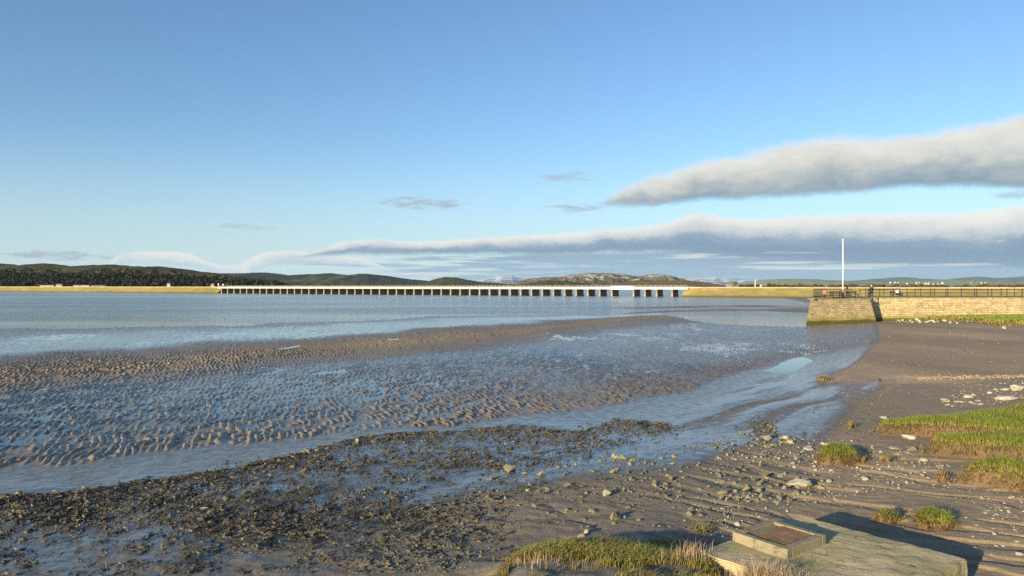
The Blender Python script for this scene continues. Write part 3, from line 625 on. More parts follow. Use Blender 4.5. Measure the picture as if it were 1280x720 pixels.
# birds
BIRDW = mat_simple('white_feather', (.8, .8, .78), .7, .1); BIRDG = mat_simple('brown_feather', (.13, .10, .07), .8)
def wader(px, py, label, mt, s=1.0, rz=0, group=None):
    X, Y = G(px, py); z = max(gh(X, Y), 0); e = empty('bird', (X, Y, z - .005), rz); e.scale = (s, s, s); props(e, label, 'bird', group)
    skin_body('body', [(0,0,.20),(.10,0,.24),(.16,0,.31),(.20,0,.325),(.26,0,.315),(-.10,0,.19),(-.2,0,.17),(0,.02,.12),(0,.02,0),(0,-.02,.12),(.01,-.02,0)], [(0,1),(1,2),(2,3),(3,4),(0,5),(5,6),(0,7),(7,8),(0,9),(9,10)], [.065,.05,.03,.032,.008,.05,.02,.01,.007,.01,.007], mt, e)
wader(1083.5, 431, 'brown wading bird standing in the quay pool, the left one', BIRDG, 1.15, 2.6); wader(1090.5, 430, 'brown wading bird standing in the quay pool, the right one', BIRDG, 1.15, .4); wader(1034.5, 430, 'small dark wading bird near the weedy foot of the quay', BIRDG, .9, 2.9)
Y = 120; e = empty('gull', (QX(1251, Y), Y, H + (HY - 302) / F * Y), .6); props(e, 'white gull gliding in front of the grey cloud', 'bird')
skin_body('body', [(0,0,0),(.14,0,.02),(.2,0,.03),(.27,0,.02),(-.14,0,0),(-.26,0,.0)], [(0,1),(1,2),(2,3),(0,4),(4,5)], [.06,.045,.035,.01,.04,.03], BIRDW, e)
bm = bmesh.new()
for s in (-1, 1):
    r0 = [(.09,0,.03),(.10,.28*s,.13),(.02,.62*s,.10)]; r1 = [(-.09,0,.03),(-.06,.3*s,.12),(-.06,.6*s,.09)]
    A = [bm.verts.new(p) for p in r0]; D = [bm.verts.new(p) for p in r1]; A2 = [bm.verts.new((p[0], p[1], p[2] + .018)) for p in r0]; D2 = [bm.verts.new((p[0], p[1], p[2] + .012)) for p in r1]
    for k in range(2):
        bm.faces.new((A[k], A[k+1], D[k+1], D[k])); bm.faces.new((A2[k], D2[k], D2[k+1], A2[k+1])); bm.faces.new((A[k], A2[k], A2[k+1], A[k+1])); bm.faces.new((D[k], D[k+1], D2[k+1], D2[k]))
    bm.faces.new((A[2], A2[2], D2[2], D[2]))
x = B(); x.bm.free(); x.bm = bm; x.build('wings', BIRDW, e)

# ------------------------------------------------------------------ rocks
def rock_mesh(name, mat, seed, sub=2, rough=.35, flat=1.0):
    rg = np.random.default_rng(seed); bm = bmesh.new(); bmesh.ops.create_icosphere(bm, subdivisions=sub, radius=1)
    pl = rg.normal(size=(7, 3)); pl /= np.linalg.norm(pl, axis=1)[:, None]; of = rg.uniform(.3, .8, 7)
    for v in bm.verts:
        p = np.array(v.co)
        for n_, d_ in zip(pl, of):
            e_ = p @ n_ - d_
            if e_ > 0: p = p - n_ * e_ * .9
        p = p + rg.normal(size=3) * rough * .10; v.co = Vector((p[0], p[1], p[2] * flat))
    me = bpy.data.meshes.new(name); bm.to_mesh(me); bm.free(); me.materials.append(mat); return me
RM = {k: [rock_mesh('rock', m, 50 * j + i_, 2, .8) for i_ in range(7)] for j, (k, m) in enumerate([('pale', PALE), ('olive', OLIVE), ('dark', DARK)])}
def rock(px, py, wpx, kind, label, group=None, flat=.5, el=None):
    X, Y = GZ(px, py); r = wpx / 2 / F * Y; me = random.choice(RM[kind]); r = wpx / 2 / F * Y; z = gh(X, Y)
    o = link('rock', me, None, (X, Y, z + r * flat * .35)); o.rotation_euler = (random.uniform(-.2, .2), random.uniform(-.2, .2), random.uniform(0, 6.3))
    e_ = el or random.uniform(.6, 1.0); o.scale = (r, r * e_, r * flat * random.uniform(.8, 1.2)); props(o, label, 'rock', group); return o
# distinct ones
for px, py, w, k, lb, fl in [
 (637,589,20,'olive','rounded olive boulder alone in the wet sheen left of centre',.75), (770,649,20,'olive','tall olive and orange stone with a weed tuft above the near grass',.9), (733,668,10,'pale','pale upright stone nearest the top of the near grass',.9),
 (726,672,14,'pale','flat pale stone leaning beside the pale upright stone',.3), (757,619,16,'pale','pale greenish boulder in the middle of the stone field',.6), (710,607,12,'olive','rounded olive stone left of the pale greenish boulder',.7),
 (449,553,14,'olive','golden topped weedy boulder at the tip of the wrack edge',.8), (382,566,16,'olive','yellow-green weedy boulder on the wrack edge',.7), (399,564,14,'olive','yellow-green weedy boulder right of its twin on the wrack edge',.6),
 (207,604,12,'dark','dark boulder on the left stretch of the wrack edge',.7), (252,651,12,'dark','round black boulder standing on the wet left mud',.8), (21,619,14,'olive','mossy boulder at the far left end of the wrack edge',.7),
 (983,549,10,'pale','pointed pale stone of the pair by the dark weed clusters',.9), (989,554,10,'pale','low pale stone of the pair by the dark weed clusters',.6), (1011,562,14,'pale','thin flat pale slab left of the round grass tuft',.25),
 (1138,548,22,'pale','flat pale slab lying before the second turf bank',.3), (1122,562,20,'pale','long flat slab left of the second turf bank',.25), (1140,563,12,'olive','grey-green stone touching the second turf bank',.7), (1154,576,13,'pale','lone pale oval stone below the second turf bank',.5),
 (1080,600,12,'pale','pale angular stone on the rilled mud above the concrete block',.6), (1037,603,8,'pale','small cube-like stone on the rilled mud',.8), (999,609,34,'pale','long crusted pale slab on the rilled mud',.55), (1178,597,12,'pale','flat stone under the lowest turf bank',.3),
 (1106,523,12,'pale','flat pale stone at the back of the top turf bank',.4), (935,611,14,'olive','olive lump in the cluster left of the long slab',.7), (948,615,12,'olive','rounded olive lump beside the long slab',.8),(922,657,8,'pale','single pale pebble left of the concrete hatch',.8),
 (1034,566,14,'pale','pale stone lying against the round grass tuft',.5), (1182,502,20,'pale','broad flat slab at the head of the top turf bank',.3), (1210,497,12,'pale','pale block behind the broad flat slab',.6),(1255,411,6,'pale','small white stone below the grassy strip by the quay',.8),(1273,487,24,'pale','large flat pale slab at the right edge',.4),(1256,500,26,'pale','wide tilted pale slab near the right edge',.4)]:
    rock(px, py, w, k, lb, None, fl)
def inpoly(poly, n, dens=None, seed=0, xb=1.0, jit=0):
    rg = np.random.default_rng(seed); P = np.array(poly); out = []
    while len(out) < n:
        x = rg.uniform(P[:, 0].min(), P[:, 0].max(), n * 3); y = rg.uniform(P[:, 1].min(), P[:, 1].max(), n * 3)
        ok = polysd(x, y, poly) > 0
        gx, gy = (x - 640) / F * (H * F / (y - HY)), H * F / (y - HY)
        nz_ = fbm(gx / 1.5, gy / 1.2, 4, seed + 100); ok &= nz_ > rg.uniform(.34, .64, len(x))
        out += list(zip(x[ok], y[ok]))
    return [(x + rg.normal() * jit * 1.6, y + abs(rg.normal()) * jit * (1 if y > 600 else .4)) for x, y in out[:n]]
zones = [([(610,600),(700,585),(760,572),(900,565),(950,580),(960,600),(900,640),(840,655),(740,655),(640,640)], 70, 'olive', (6, 12), 'small olive stone scattered on the mud left of the concrete hatch', 'olive stones on the near mud', .6),
 ([(930,540),(960,528),(985,545),(1010,552),(960,560),(925,556)], 26, 'olive', (5, 10), 'stone in the cluster at the edge of the wet sheen', 'cluster of stones by the wet sheen', .7),
 ([(960,560),(1020,548),(1100,560),(1120,580),(1090,600),(960,580)], 34, 'pale', (4, 9), 'small pale stone around the round grass tuft', 'pale stones around the round grass tuft', .55),
 ([(900,600),(960,590),(1040,600),(1060,620),(960,630),(890,625)], 40, 'olive', (6, 12), 'stone in the rubble line around the long crusted slab', 'rubble around the long crusted slab', .65),
 ([(1125,396.5),(1150,398),(1215,400),(1216,404.5),(1160,404.5),(1118,403)], 34, 'pale', (2.5, 6), 'pale block tumbled at the foot of the quay wall', 'pale blocks below the quay wall', .7),
 ([(1180,505),(1215,490),(1285,478),(1285,497),(1230,506),(1195,513)], 22, 'pale', (4, 10), 'pale stone strewn at the head of the top turf bank', 'pale stones behind the top turf bank', .4),
 ([(1200,620),(1285,610),(1285,700),(1215,690),(1205,650)], 24, 'pale', (3, 8), 'small stone on the mud right of the concrete block', 'stones right of the concrete block', .5),
 ([(600,690),(620,672),(660,668),(650,690),(640,712),(600,716)], 16, 'dark', (4, 8), 'grey stone at the left edge of the near grass', 'grey stones left of the near grass', .6)]
zi = 0
for poly, n, k, wr, lb, gp, fl in zones:
    zi += 1
    for px, py in inpoly(poly, n, seed=zi): rock(px, py, random.uniform(wr[0], wr[1]) ** 1.0 * (1.25 if random.random() < .15 else .85), k, lb, gp, fl)
def scatter(name, pts, sizes, mat, label, flat, jag=.35, seed=0, sub=1, lift=.2):
    """thousands of little stones / wrack clumps as one mass"""
    rg = np.random.default_rng(seed); bm = bmesh.new(); bmesh.ops.create_icosphere(bm, subdivisions=sub, radius=1)
    bv = np.array([v.co[:] for v in bm.verts]); bf = np.array([[v.index for v in f.verts] for f in bm.faces]); bm.free()
    n = len(pts); P = np.array(pts); X, Y = (P[:, 0] - 640) / F * (H * F / (P[:, 1] - HY)), H * F / (P[:, 1] - HY); z = land(X, Y)[0]
    r = np.array(sizes) / 2 / F * Y; a = rg.uniform(0, 6.28, n); sx = r * rg.uniform(.7, 1.3, n); sy = r * rg.uniform(.6, 1.1, n); sz = r * flat * rg.uniform(.5, 1.4, n)
    q = bv[None] * (1 + rg.normal(size=(n, len(bv), 1)) * jag)
    qx = q[..., 0] * sx[:, None]; qy = q[..., 1] * sy[:, None]; ca, sa = np.cos(a)[:, None], np.sin(a)[:, None]
    V = np.stack([X[:, None] + qx * ca - qy * sa, Y[:, None] + qx * sa + qy * ca, z[:, None] + (q[..., 2] + lift) * sz[:, None]], -1).reshape(-1, 3)
    Fc = (bf[None] + (np.arange(n) * len(bv))[:, None, None]).reshape(-1, 3)
    props(link(name, npmesh(name, V, Fc, mat)), label, kind='stuff')
def mat_scatter(name, stops, rough=.8):
    m = N(name); n = m.noise(m.pos(), 2.6, 4, .7); n2 = m.noise(m.pos(), 40, 2)
    return m.fin(m.ramp(m.math('ADD', m.math('MULTIPLY', n, .7), m.math('MULTIPLY', n2, .3)), stops), rough, spec=.4)
WRACK = mat_scatter('wrack', [(.35, (.028, .024, .017)), (.52, (.08, .07, .046)), (.7, (.22, .19, .12))], .65)
PEB = mat_scatter('shingle', [(.3, (.17, .15, .10)), (.5, (.32, .29, .20)), (.7, (.52, .47, .35))])
OLV = mat_scatter('weedy_stone', [(.35, (.05, .045, .03)), (.5, (.13, .12, .075)), (.68, (.27, .25, .16))])
def upper(n, seed):
    rg = np.random.default_rng(seed); pl = WEEDZ[:17]; x = rg.uniform(-20, 840, n); y = np.interp(x, [p[0] for p in pl], [p[1] for p in pl]) + np.abs(rg.normal(0, 8, n)) + 1
    return list(zip(x, y))
W = inpoly(WEEDZ, 7000, seed=21, jit=14) + upper(2600, 3); W = [(x, y) for x, y in W if not (538 < x < 640 and 588 < y < 612)]
rg = np.random.default_rng(1); sz = (1.2 + 1.9 * rg.pareto(2.6, len(W)).clip(0, 2.8)) * np.array([np.interp(y, [530, 700], [.75, 1.5]) for x, y in W])
scatter('seaweed', W, sz, WRACK, 'dark wrack-covered stones spread over the lower mud', .5, .5, 2, 1, .1)
def wrack_tufts(pts, per, size, mat, label, seed):
    """low crumpled fronds of wrack: little tilted scraps round each holdfast"""
    rg = np.random.default_rng(seed); P = np.array(pts); X, Y = (P[:, 0] - 640) / F * (H * F / (P[:, 1] - HY)), H * F / (P[:, 1] - HY); z = land(X, Y)[0]; n = len(P) * per
    c = np.repeat(np.column_stack([X, Y, z]), per, 0); sc_ = np.repeat(.5 + rg.pareto(2.2, len(P)).clip(0, 2.6), per)[:, None]
    p = c + rg.normal(size=(n, 3)) * [size * 1.5, size * 1.5, 0] * sc_; p[:, 2] += np.abs(rg.normal(size=n)) * size * .55 * sc_[:, 0]
    a = rg.normal(size=(n, 3)) * [1, 1, .5]; b_ = rg.normal(size=(n, 3)) * [1, 1, .6]; s_ = size * .8 * sc_ * rg.uniform(.5, 1.2, (n, 1))
    V = np.stack([p + a * s_, p - a * s_ * .5 + b_ * s_ * .6, p - a * s_ * .5 - b_ * s_ * .6], 1).reshape(-1, 3)
    props(link('seaweed', npmesh('seaweed', V, np.arange(n * 3).reshape(-1, 3), mat)), label, kind='stuff')
WR2 = mat_scatter('brown_wrack', [(.35, (.040, .034, .022)), (.52, (.105, .088, .055)), (.7, (.25, .21, .13))], .5)
WT = inpoly(WEEDZ, 4600, seed=71, jit=16) + upper(2000, 73) + inpoly([(-40,640),(200,650),(330,670),(520,640),(600,600),(700,590),(800,575),(760,600),(640,640),(600,690),(520,725),(-40,725)], 900, seed=72, jit=10)
wrack_tufts(WT, 16, .017, WR2, 'brown tangled fronds of wrack over the lower mud', 5)
W2 = inpoly([(-40,650),(130,650),(330,670),(520,645),(600,600),(640,640),(620,680),(560,725),(-40,725)], 2600, seed=33); sz = 1.8 + 2.6 * rg.pareto(2.6, len(W2)).clip(0, 2.4)
scatter('seaweed', W2, sz, WRACK, 'sparse dark weed clumps on the nearer wet mud', .4, .5, 3, 1, .1)
W3 = inpoly([(560,640),(610,600),(700,585),(760,572),(860,560),(930,540),(1000,545),(1000,600),(900,665),(760,665),(640,670),(580,725),(440,725),(500,680)], 2000, seed=34)
scatter('shingle', W3, 1.4 + 2.0 * rg.pareto(2.4, len(W3)).clip(0, 2.4), OLV, 'small olive pebbles strewn over the near mud', .6, .2, 4)
W4 = inpoly([(900,560),(1000,548),(1110,560),(1180,590),(1285,610),(1285,700),(1210,640),(1100,620),(960,650),(860,700),(850,660)], 1300, seed=35)
scatter('shingle', W4, 1.2 + 1.5 * rg.pareto(2.4, len(W4)).clip(0, 2.2), PEB, 'small pale pebbles over the rilled right-hand mud', .6, .2, 5)
W5 = [(x, 478.5 + (x - 1147) * .02 + rg.normal(0, 1.5)) for x in rg.uniform(1146, 1330, 700)] + [(x, rg.uniform(395, 405)) for x in rg.uniform(1120, 1216, 160)] + [(x, rg.uniform(485, 515)) for x in rg.uniform(1190, 1290, 160)]
scatter('shingle', W5, rg.uniform(.9, 2.5, len(W5)), mat_scatter('tan_shingle', [(.3, (.20, .15, .08)), (.5, (.36, .28, .15)), (.7, (.50, .42, .27))]), 'thin line of pale shingle across the right-hand mud', .7, .2, 6)
W6 = [(x, rg.uniform(420, 720)) for x in rg.uniform(1000, 1285, 700)]
scatter('shingle', W6, rg.uniform(.7, 2.0, len(W6)), PEB, 'sparse specks of grit on the brown mud', .6, .2, 8)
W7 = [(rg.normal(953, 10), rg.uniform(528, 553)) for _ in range(90)] + [(rg.uniform(940, 970), rg.normal(540, 6)) for _ in range(60)] + [(rg.uniform(905, 1075), rg.normal(547, 12)) for _ in range(50)]
scatter('seaweed', W7, rg.uniform(2, 6, len(W7)), WRACK, 'small dark weed cluster by the wet sheen', .5, .35, 9)

# ------------------------------------------------------------------ turf banks and tufts
def blades(P, Nrm, L0, w0, lean, seed, droop=.5, dirv=None):
    rg = np.random.default_rng(seed); n = len(P); a = rg.uniform(0, 6.28, n); Lh = L0 * rg.uniform(.5, 1.35, n); side = np.column_stack([np.cos(a), np.sin(a), np.zeros(n)])
    dr = np.column_stack([-np.sin(a), np.cos(a), np.zeros(n)]) * lean * rg.uniform(.2, 1.3, n)[:, None]
    if dirv is not None: dr = dr + dirv
    up = np.tile([0, 0, 1.0], (n, 1)) + Nrm * .6
    m1 = P + (up * .55 + dr * .35) * Lh[:, None]; tp = P + (up * (1 - droop * .5) + dr * (1 + droop)) * Lh[:, None]; tp[:, 2] -= droop * Lh * .35
    s = side * (w0 * rg.uniform(.6, 1.3, n))[:, None]
    V = np.stack([P - s, P + s, m1 - s * .7, m1 + s * .7, tp], 1).reshape(-1, 3); b_ = np.arange(n)[:, None] * 5
    Fc = np.concatenate([b_ + [0, 1, 3], b_ + [0, 3, 2], b_ + [2, 3, 4]]); r = np.repeat(rg.uniform(0, 1, n), 5); t = np.tile([0, 0, .55, .55, 1.0], n)
    return V, Fc, {'tip': t, 'rnd': r}
def turf(name, poly, hgt, label, cat, dens, gl=.11, mat=None, group=None, edge=.35, seed=0, soil=None, bumpy=.35, gw=.005, lean=1.0, topn=None, edgegrass=True, patch=False, grow=.03, wob=.45):
    """poly: ground-plan polygon in metres"""
    P = np.array(poly); cx, cy = P.mean(0); x0, y0 = P.min(0) - .3; x1, y1 = P.max(0) + .3; st = max(.045, min(.12, (x1 - x0) / 60)); nx = int((x1 - x0) / st) + 2; ny = int((y1 - y0) / st) + 2
    XX, YY = np.meshgrid(np.linspace(x0, x1, nx), np.linspace(y0, y1, ny)); 
    def hf(X, Y):
        s = polysd(X, Y, poly) + grow + (fbm(X / .5, Y / .5, 3, seed) - .5) * edge * wob + (fbm(X / .12, Y / .12, 2, seed + 3) - .5) * edge * .3
        e_ = sstep(s / edge); return e_, land(X, Y)[0] - .05 + e_ * hgt * (1 - bumpy * .5 + bumpy * fbm(X / .7, Y / .7, 3, seed + 9))
    e_, Z = hf(XX.ravel(), YY.ravel()); Vg = np.column_stack([XX.ravel() - cx, YY.ravel() - cy, Z]); i = np.arange(nx * ny).reshape(ny, nx); Fq = np.stack([i[:-1, :-1], i[:-1, 1:], i[1:, 1:], i[1:, :-1]], -1).reshape(-1, 4)
    Fq = Fq[((polysd(XX.ravel(), YY.ravel(), poly) + grow) > -.18)[Fq].all(1)]
    o = empty(name, (cx, cy, 0)); props(o, label, cat, group); link('earth', npmesh('earth', Vg, Fq, soil or SOIL, True), o)
    rg = np.random.default_rng(seed); area = (x1 - x0) * (y1 - y0); n = int(area * dens); X = rg.uniform(x0, x1, n); Y = rg.uniform(y0, y1, n); e_, Z = hf(X, Y)
    d = .05; ex, zx = hf(X + d, Y); ey, zy = hf(X, Y + d); nrm = np.column_stack([-(zx - Z) / d, -(zy - Z) / d, np.ones(n)]); nrm /= np.linalg.norm(nrm, axis=1)[:, None]
    k = (e_ > .58) & (rg.uniform(0, 1, n) < .45 + 1.2 * fbm(X / .35, Y / .35, 2, seed + 5))
    if patch: k &= (fbm(X / .9, Y / .45, 3, seed + 7) > rg.uniform(.46, .62, n))
    Pt = np.column_stack([X - cx, Y - cy, Z])
    Vb, Fb, at = blades(Pt[k], nrm[k], gl, gw, lean, seed, .55, np.array([.25, .15, 0])); 
    m_ = mat or GRASS
    link('grass', npmesh('grass', Vb, Fb, m_, attrs=at), o)
    if edgegrass:
        k = (e_ > .15) & (e_ <= .86) & (rg.uniform(0, 1, n) < .9 * fbm(X / .25, Y / .25, 2, seed + 8) + .1)
        if k.sum() > 20:
            nn = nrm.copy(); nn[:, 2] *= .1; Vb, Fb, at = blades(Pt[k], nn[k] * 0, gl * 1.3, gw, .25, seed + 1, 1.0, nn[k] * np.array([1.0, 1.0, 0]) * .9); link('overhanging_grass', npmesh('overhanging_grass', Vb, Fb, GRASSD, attrs=at), o)
    return o
def GP(pts, back=None, hz=.35, fz=.15):
    """front footprint rows on the ground, back rows as seen at the bank's top"""
    out = [GZ(x, y) for x, y in pts]; 
    if back: out += [GZ(x, y, hz) for x, y in back[::-1]]
    return out
turf('turf_bank', GP([(1085,537),(1098,544),(1135,546),(1180,547),(1230,549),(1300,555),(1480,570)], [(1086,529),(1100,525),(1140,521),(1190,517),(1240,510),(1300,499),(1480,480)], .35), .36, 'topmost long bank of green salt turf at the right edge', 'turf bank', 1500, seed=101, grow=.06, group='turf banks on the right shore')
turf('turf_bank', GP([(1150,560),(1162,569),(1200,573),(1250,577),(1300,582),(1480,600)], [(1151,551),(1162,544),(1200,541),(1250,540),(1300,539),(1480,535)], .4), .40, 'middle green turf bank with a brown earth face', 'turf bank', 2000, seed=102, grow=.06, group='turf banks on the right shore')
turf('turf_bank', GP([(1174,597),(1188,602),(1213,606),(1240,611),(1300,621),(1480,650)], [(1175,585),(1190,582),(1214,576),(1225,571),(1262,572),(1300,580),(1480,600)], .4), .42, 'lowest and nearest green turf bank at the right edge', 'turf bank', 2600, seed=103, grow=.06, group='turf banks on the right shore')
turf('grass_tuft', GP([(1019,572),(1028,581),(1050,583),(1074,579),(1084,573)], [(1021,562),(1035,556),(1058,558),(1080,570)], .25), .27, 'round green and orange grass tuft alone on the mud', 'grass tuft', 4500, gl=.11, seed=104, edge=.16)
turf('grass_tuft', GP([(1100,576),(1110,578),(1120,575)], [(1101,573),(1118,571)], .1), .14, 'small low green tuft right of the round tuft', 'grass tuft', 3000, gl=.1, seed=105, edge=.08)
turf('grass_tuft', GP([(1089,648),(1100,655),(1120,656),(1131,649)], [(1090,640),(1108,634),(1129,640)], .2), .20, 'left of the two green tufts behind the concrete block', 'grass tuft', 6500, gl=.11, seed=106, edge=.12)
turf('grass_tuft', GP([(1141,653),(1155,662),(1180,665),(1197,657)], [(1141,640),(1160,634),(1192,644)], .2), .20, 'right of the two green tufts behind the concrete block', 'grass tuft', 6500, gl=.11, seed=107, edge=.12)
turf('grass_tuft', GP([(1056,533),(1063,536.5),(1071,533)], [(1057,529),(1069,529)], .15), .22, 'small orange grass tuft left of the turf banks', 'grass tuft', 3500, gl=.12, mat=GRASSD, seed=108, edge=.1)
turf('grass_tuft', GP([(1015,475),(1030,477.5),(1046,475)], [(1018,472.5),(1040,472.5)], .1), .22, 'dark green weedy hump on the sand below the quay', 'grass tuft', 700, gl=.14, mat=GRASSF, seed=109, edge=.4, gw=.012)
turf('grass_tuft', GP([(1074,615),(1085,617),(1092,614)], [(1076,612),(1090,612)], .05), .05, 'faint sparse tuft on the rilled mud', 'grass tuft', 1200, gl=.1, mat=GRASSF, seed=110, edge=.08, soil=MUD)
turf('grass_tuft', GP([(860,664),(880,668),(893,664)], [(862,658),(886,658)], .05), .05, 'low sparse tuft on the mud left of the hatch', 'grass tuft', 1200, gl=.1, mat=GRASSF, seed=111, edge=.12, soil=MUD)
turf('grass_strip', GP([(1128,398),(1160,401),(1215,402.5),(1225,404.5),(1245,408),(1285,408.5),(1400,410)], [(1130,396.5),(1160,393),(1200,391.5),(1285,391),(1400,391)], .35), .40, 'green and orange grassy strip along the foot of the quay wall', 'grass strip', 55, gl=.25, seed=112, edge=1.0, gw=.05)
turf('near_grass', GP([(600,760),(622,718),(640,703),(655,690),(672,682),(700,680),(745,684),(790,684),(820,676),(850,680),(872,690),(900,712),(915,760)]), .11, 'rough yellow-green shore grass at the bottom edge', 'grass bank', 5200, gl=.095, mat=GRASSF, seed=113, edge=.3, bumpy=1.2, soil=MUD, patch=True)
# dry reeds in front of the concrete block
def reeds(px0, px1, py, n, L0, label, seed, hz=0.0):
    rg = np.random.default_rng(seed); x = rg.normal((px0 + px1) / 2, (px1 - px0) / 4, n); y = py + rg.uniform(-6, 6, n); X, Y = G(x, y, .4); cx, cy = X.mean(), Y.mean()
    P = np.column_stack([X - cx, Y - cy, np.zeros(n)]); V, Fc, at = blades(P, P * 0, L0, .0032, .55, seed, .25)
    o = link('dry_reeds', npmesh('dry_reeds', V, Fc, REED, attrs=at)); o.location = (cx, cy, gh(cx, cy) + hz); props(o, label, 'reeds')
reeds(915, 992, 745, 1100, .42, 'tall dry straw reeds in front of the concrete block', 5, .0)
reeds(835, 890, 716, 130, .24, 'short dry straw stalks rising from the near grass', 6, .12)
reeds(630, 730, 726, 90, .18, 'pinkish dry stalks at the left of the near grass', 7, .12)

# ------------------------------------------------------------------ concrete block with hatch
A_ = np.array([2.80, 11.0]); B_ = np.array([4.92, 12.85]); C_ = np.array([6.63, 10.77]); ex = (C_ - B_); Lx = np.linalg.norm(ex); a = math.atan2(ex[1], ex[0]); Ly = np.linalg.norm(B_ - A_)
blk = empty('concrete_block', (A_[0], A_[1], 0), a); props(blk, 'large square weathered concrete block with a raised hatch on top', 'concrete block')
def slab(x0, x1, y0, y1, z0, z1, amp, seed, st=.06):
    """box with worn edges and slightly uneven faces"""
    bm = bmesh.new(); b = B(); b.bm.free(); b.bm = bm; b.box(x0, x1, y0, y1, z0, z1)
    bmesh.ops.bevel(bm, geom=bm.edges[:], offset=.022, segments=2, affect='EDGES')
    bmesh.ops.subdivide_edges(bm, edges=[e for e in bm.edges if e.calc_length() > .3], cuts=44, use_grid_fill=True)
    for v in bm.verts:
        n = float(fbm(np.array(v.co.x * 4 + v.co.z * 2), np.array(v.co.y * 4 - v.co.z), 4, seed)) - .5
        ed = min(abs(v.co.x - x0), abs(v.co.x - x1)) + min(abs(v.co.z - z1), 9) if True else 0
        v.co += Vector((n, n, n * .7)) * amp
    return b
slab(0, Lx, 0, Ly, -.4, .60, .05, 3).build('body', CONC, blk)
Mi = Matrix.Translation((A_[0], A_[1], 0)) @ Matrix.Rotation(a, 4, 'Z'); Mi.invert()
Lf, Ff, Rf, Nf = [Mi @ Vector((*p, .8)) for p in ((3.45,11.45),(4.28,12.1),(4.86,11.33),(4.07,10.66))]
hx = (Rf - Ff); ha = math.atan2(hx.y, hx.x); hw = hx.length; hd = (Ff - Lf).length
hat = empty('hatch_curb', (Lf.x, Lf.y, .60), ha); hat.parent = blk
M = B(); w = .13
for q in ((0, hw, 0, w), (0, hw, hd - w, hd), (0, w, w + .002, hd - w - .002), (hw - w, hw, w + .002, hd - w - .002)):
    M.box(q[0], q[1], q[2], q[3], -.02, .15, .018)
for v in M.bm.verts:
    n = float(fbm(np.array(v.co.x * 6 + v.co.z * 5), np.array(v.co.y * 6), 3, 6)) - .5; v.co += Vector((n, n, n)) * .02
M.build('curb', CONC2, hat)
B().box(w + .002, hw - w - .002, w + .002, hd * .96 - w, -.02, .118).build('infill', CONC2, hat)
RUST = mat_scatter('rust', [(.3, (.07, .045, .03)), (.5, (.15, .095, .06)), (.7, (.26, .18, .12))], .8)
g = B(); gx0, gx1, gy0, gy1 = hw * .30, hw - w - .03, w + .03, hd - w - .04
for k in range(15): x = gx0 + (gx1 - gx0) * k / 14; g.box(x - .008, x + .008, gy0, gy1, .12, .129)
for k in range(15): y = gy0 + (gy1 - gy0) * k / 14; g.box(gx0, gx1, y - .008, y + .008, .130, .138)
g.build('grating', RUST, hat)
g = B()
for i_, (x, y) in enumerate([(.9, 2.45), (1.6, 2.3), (2.3, 1.9), (.45, 2.55), (2.2, .5), (2.45, 1.2)]):
    g.ball((x, y, .585), .06, 2, (1.5, .6, .35))
g.build('dark_fitting', DARK, blk)

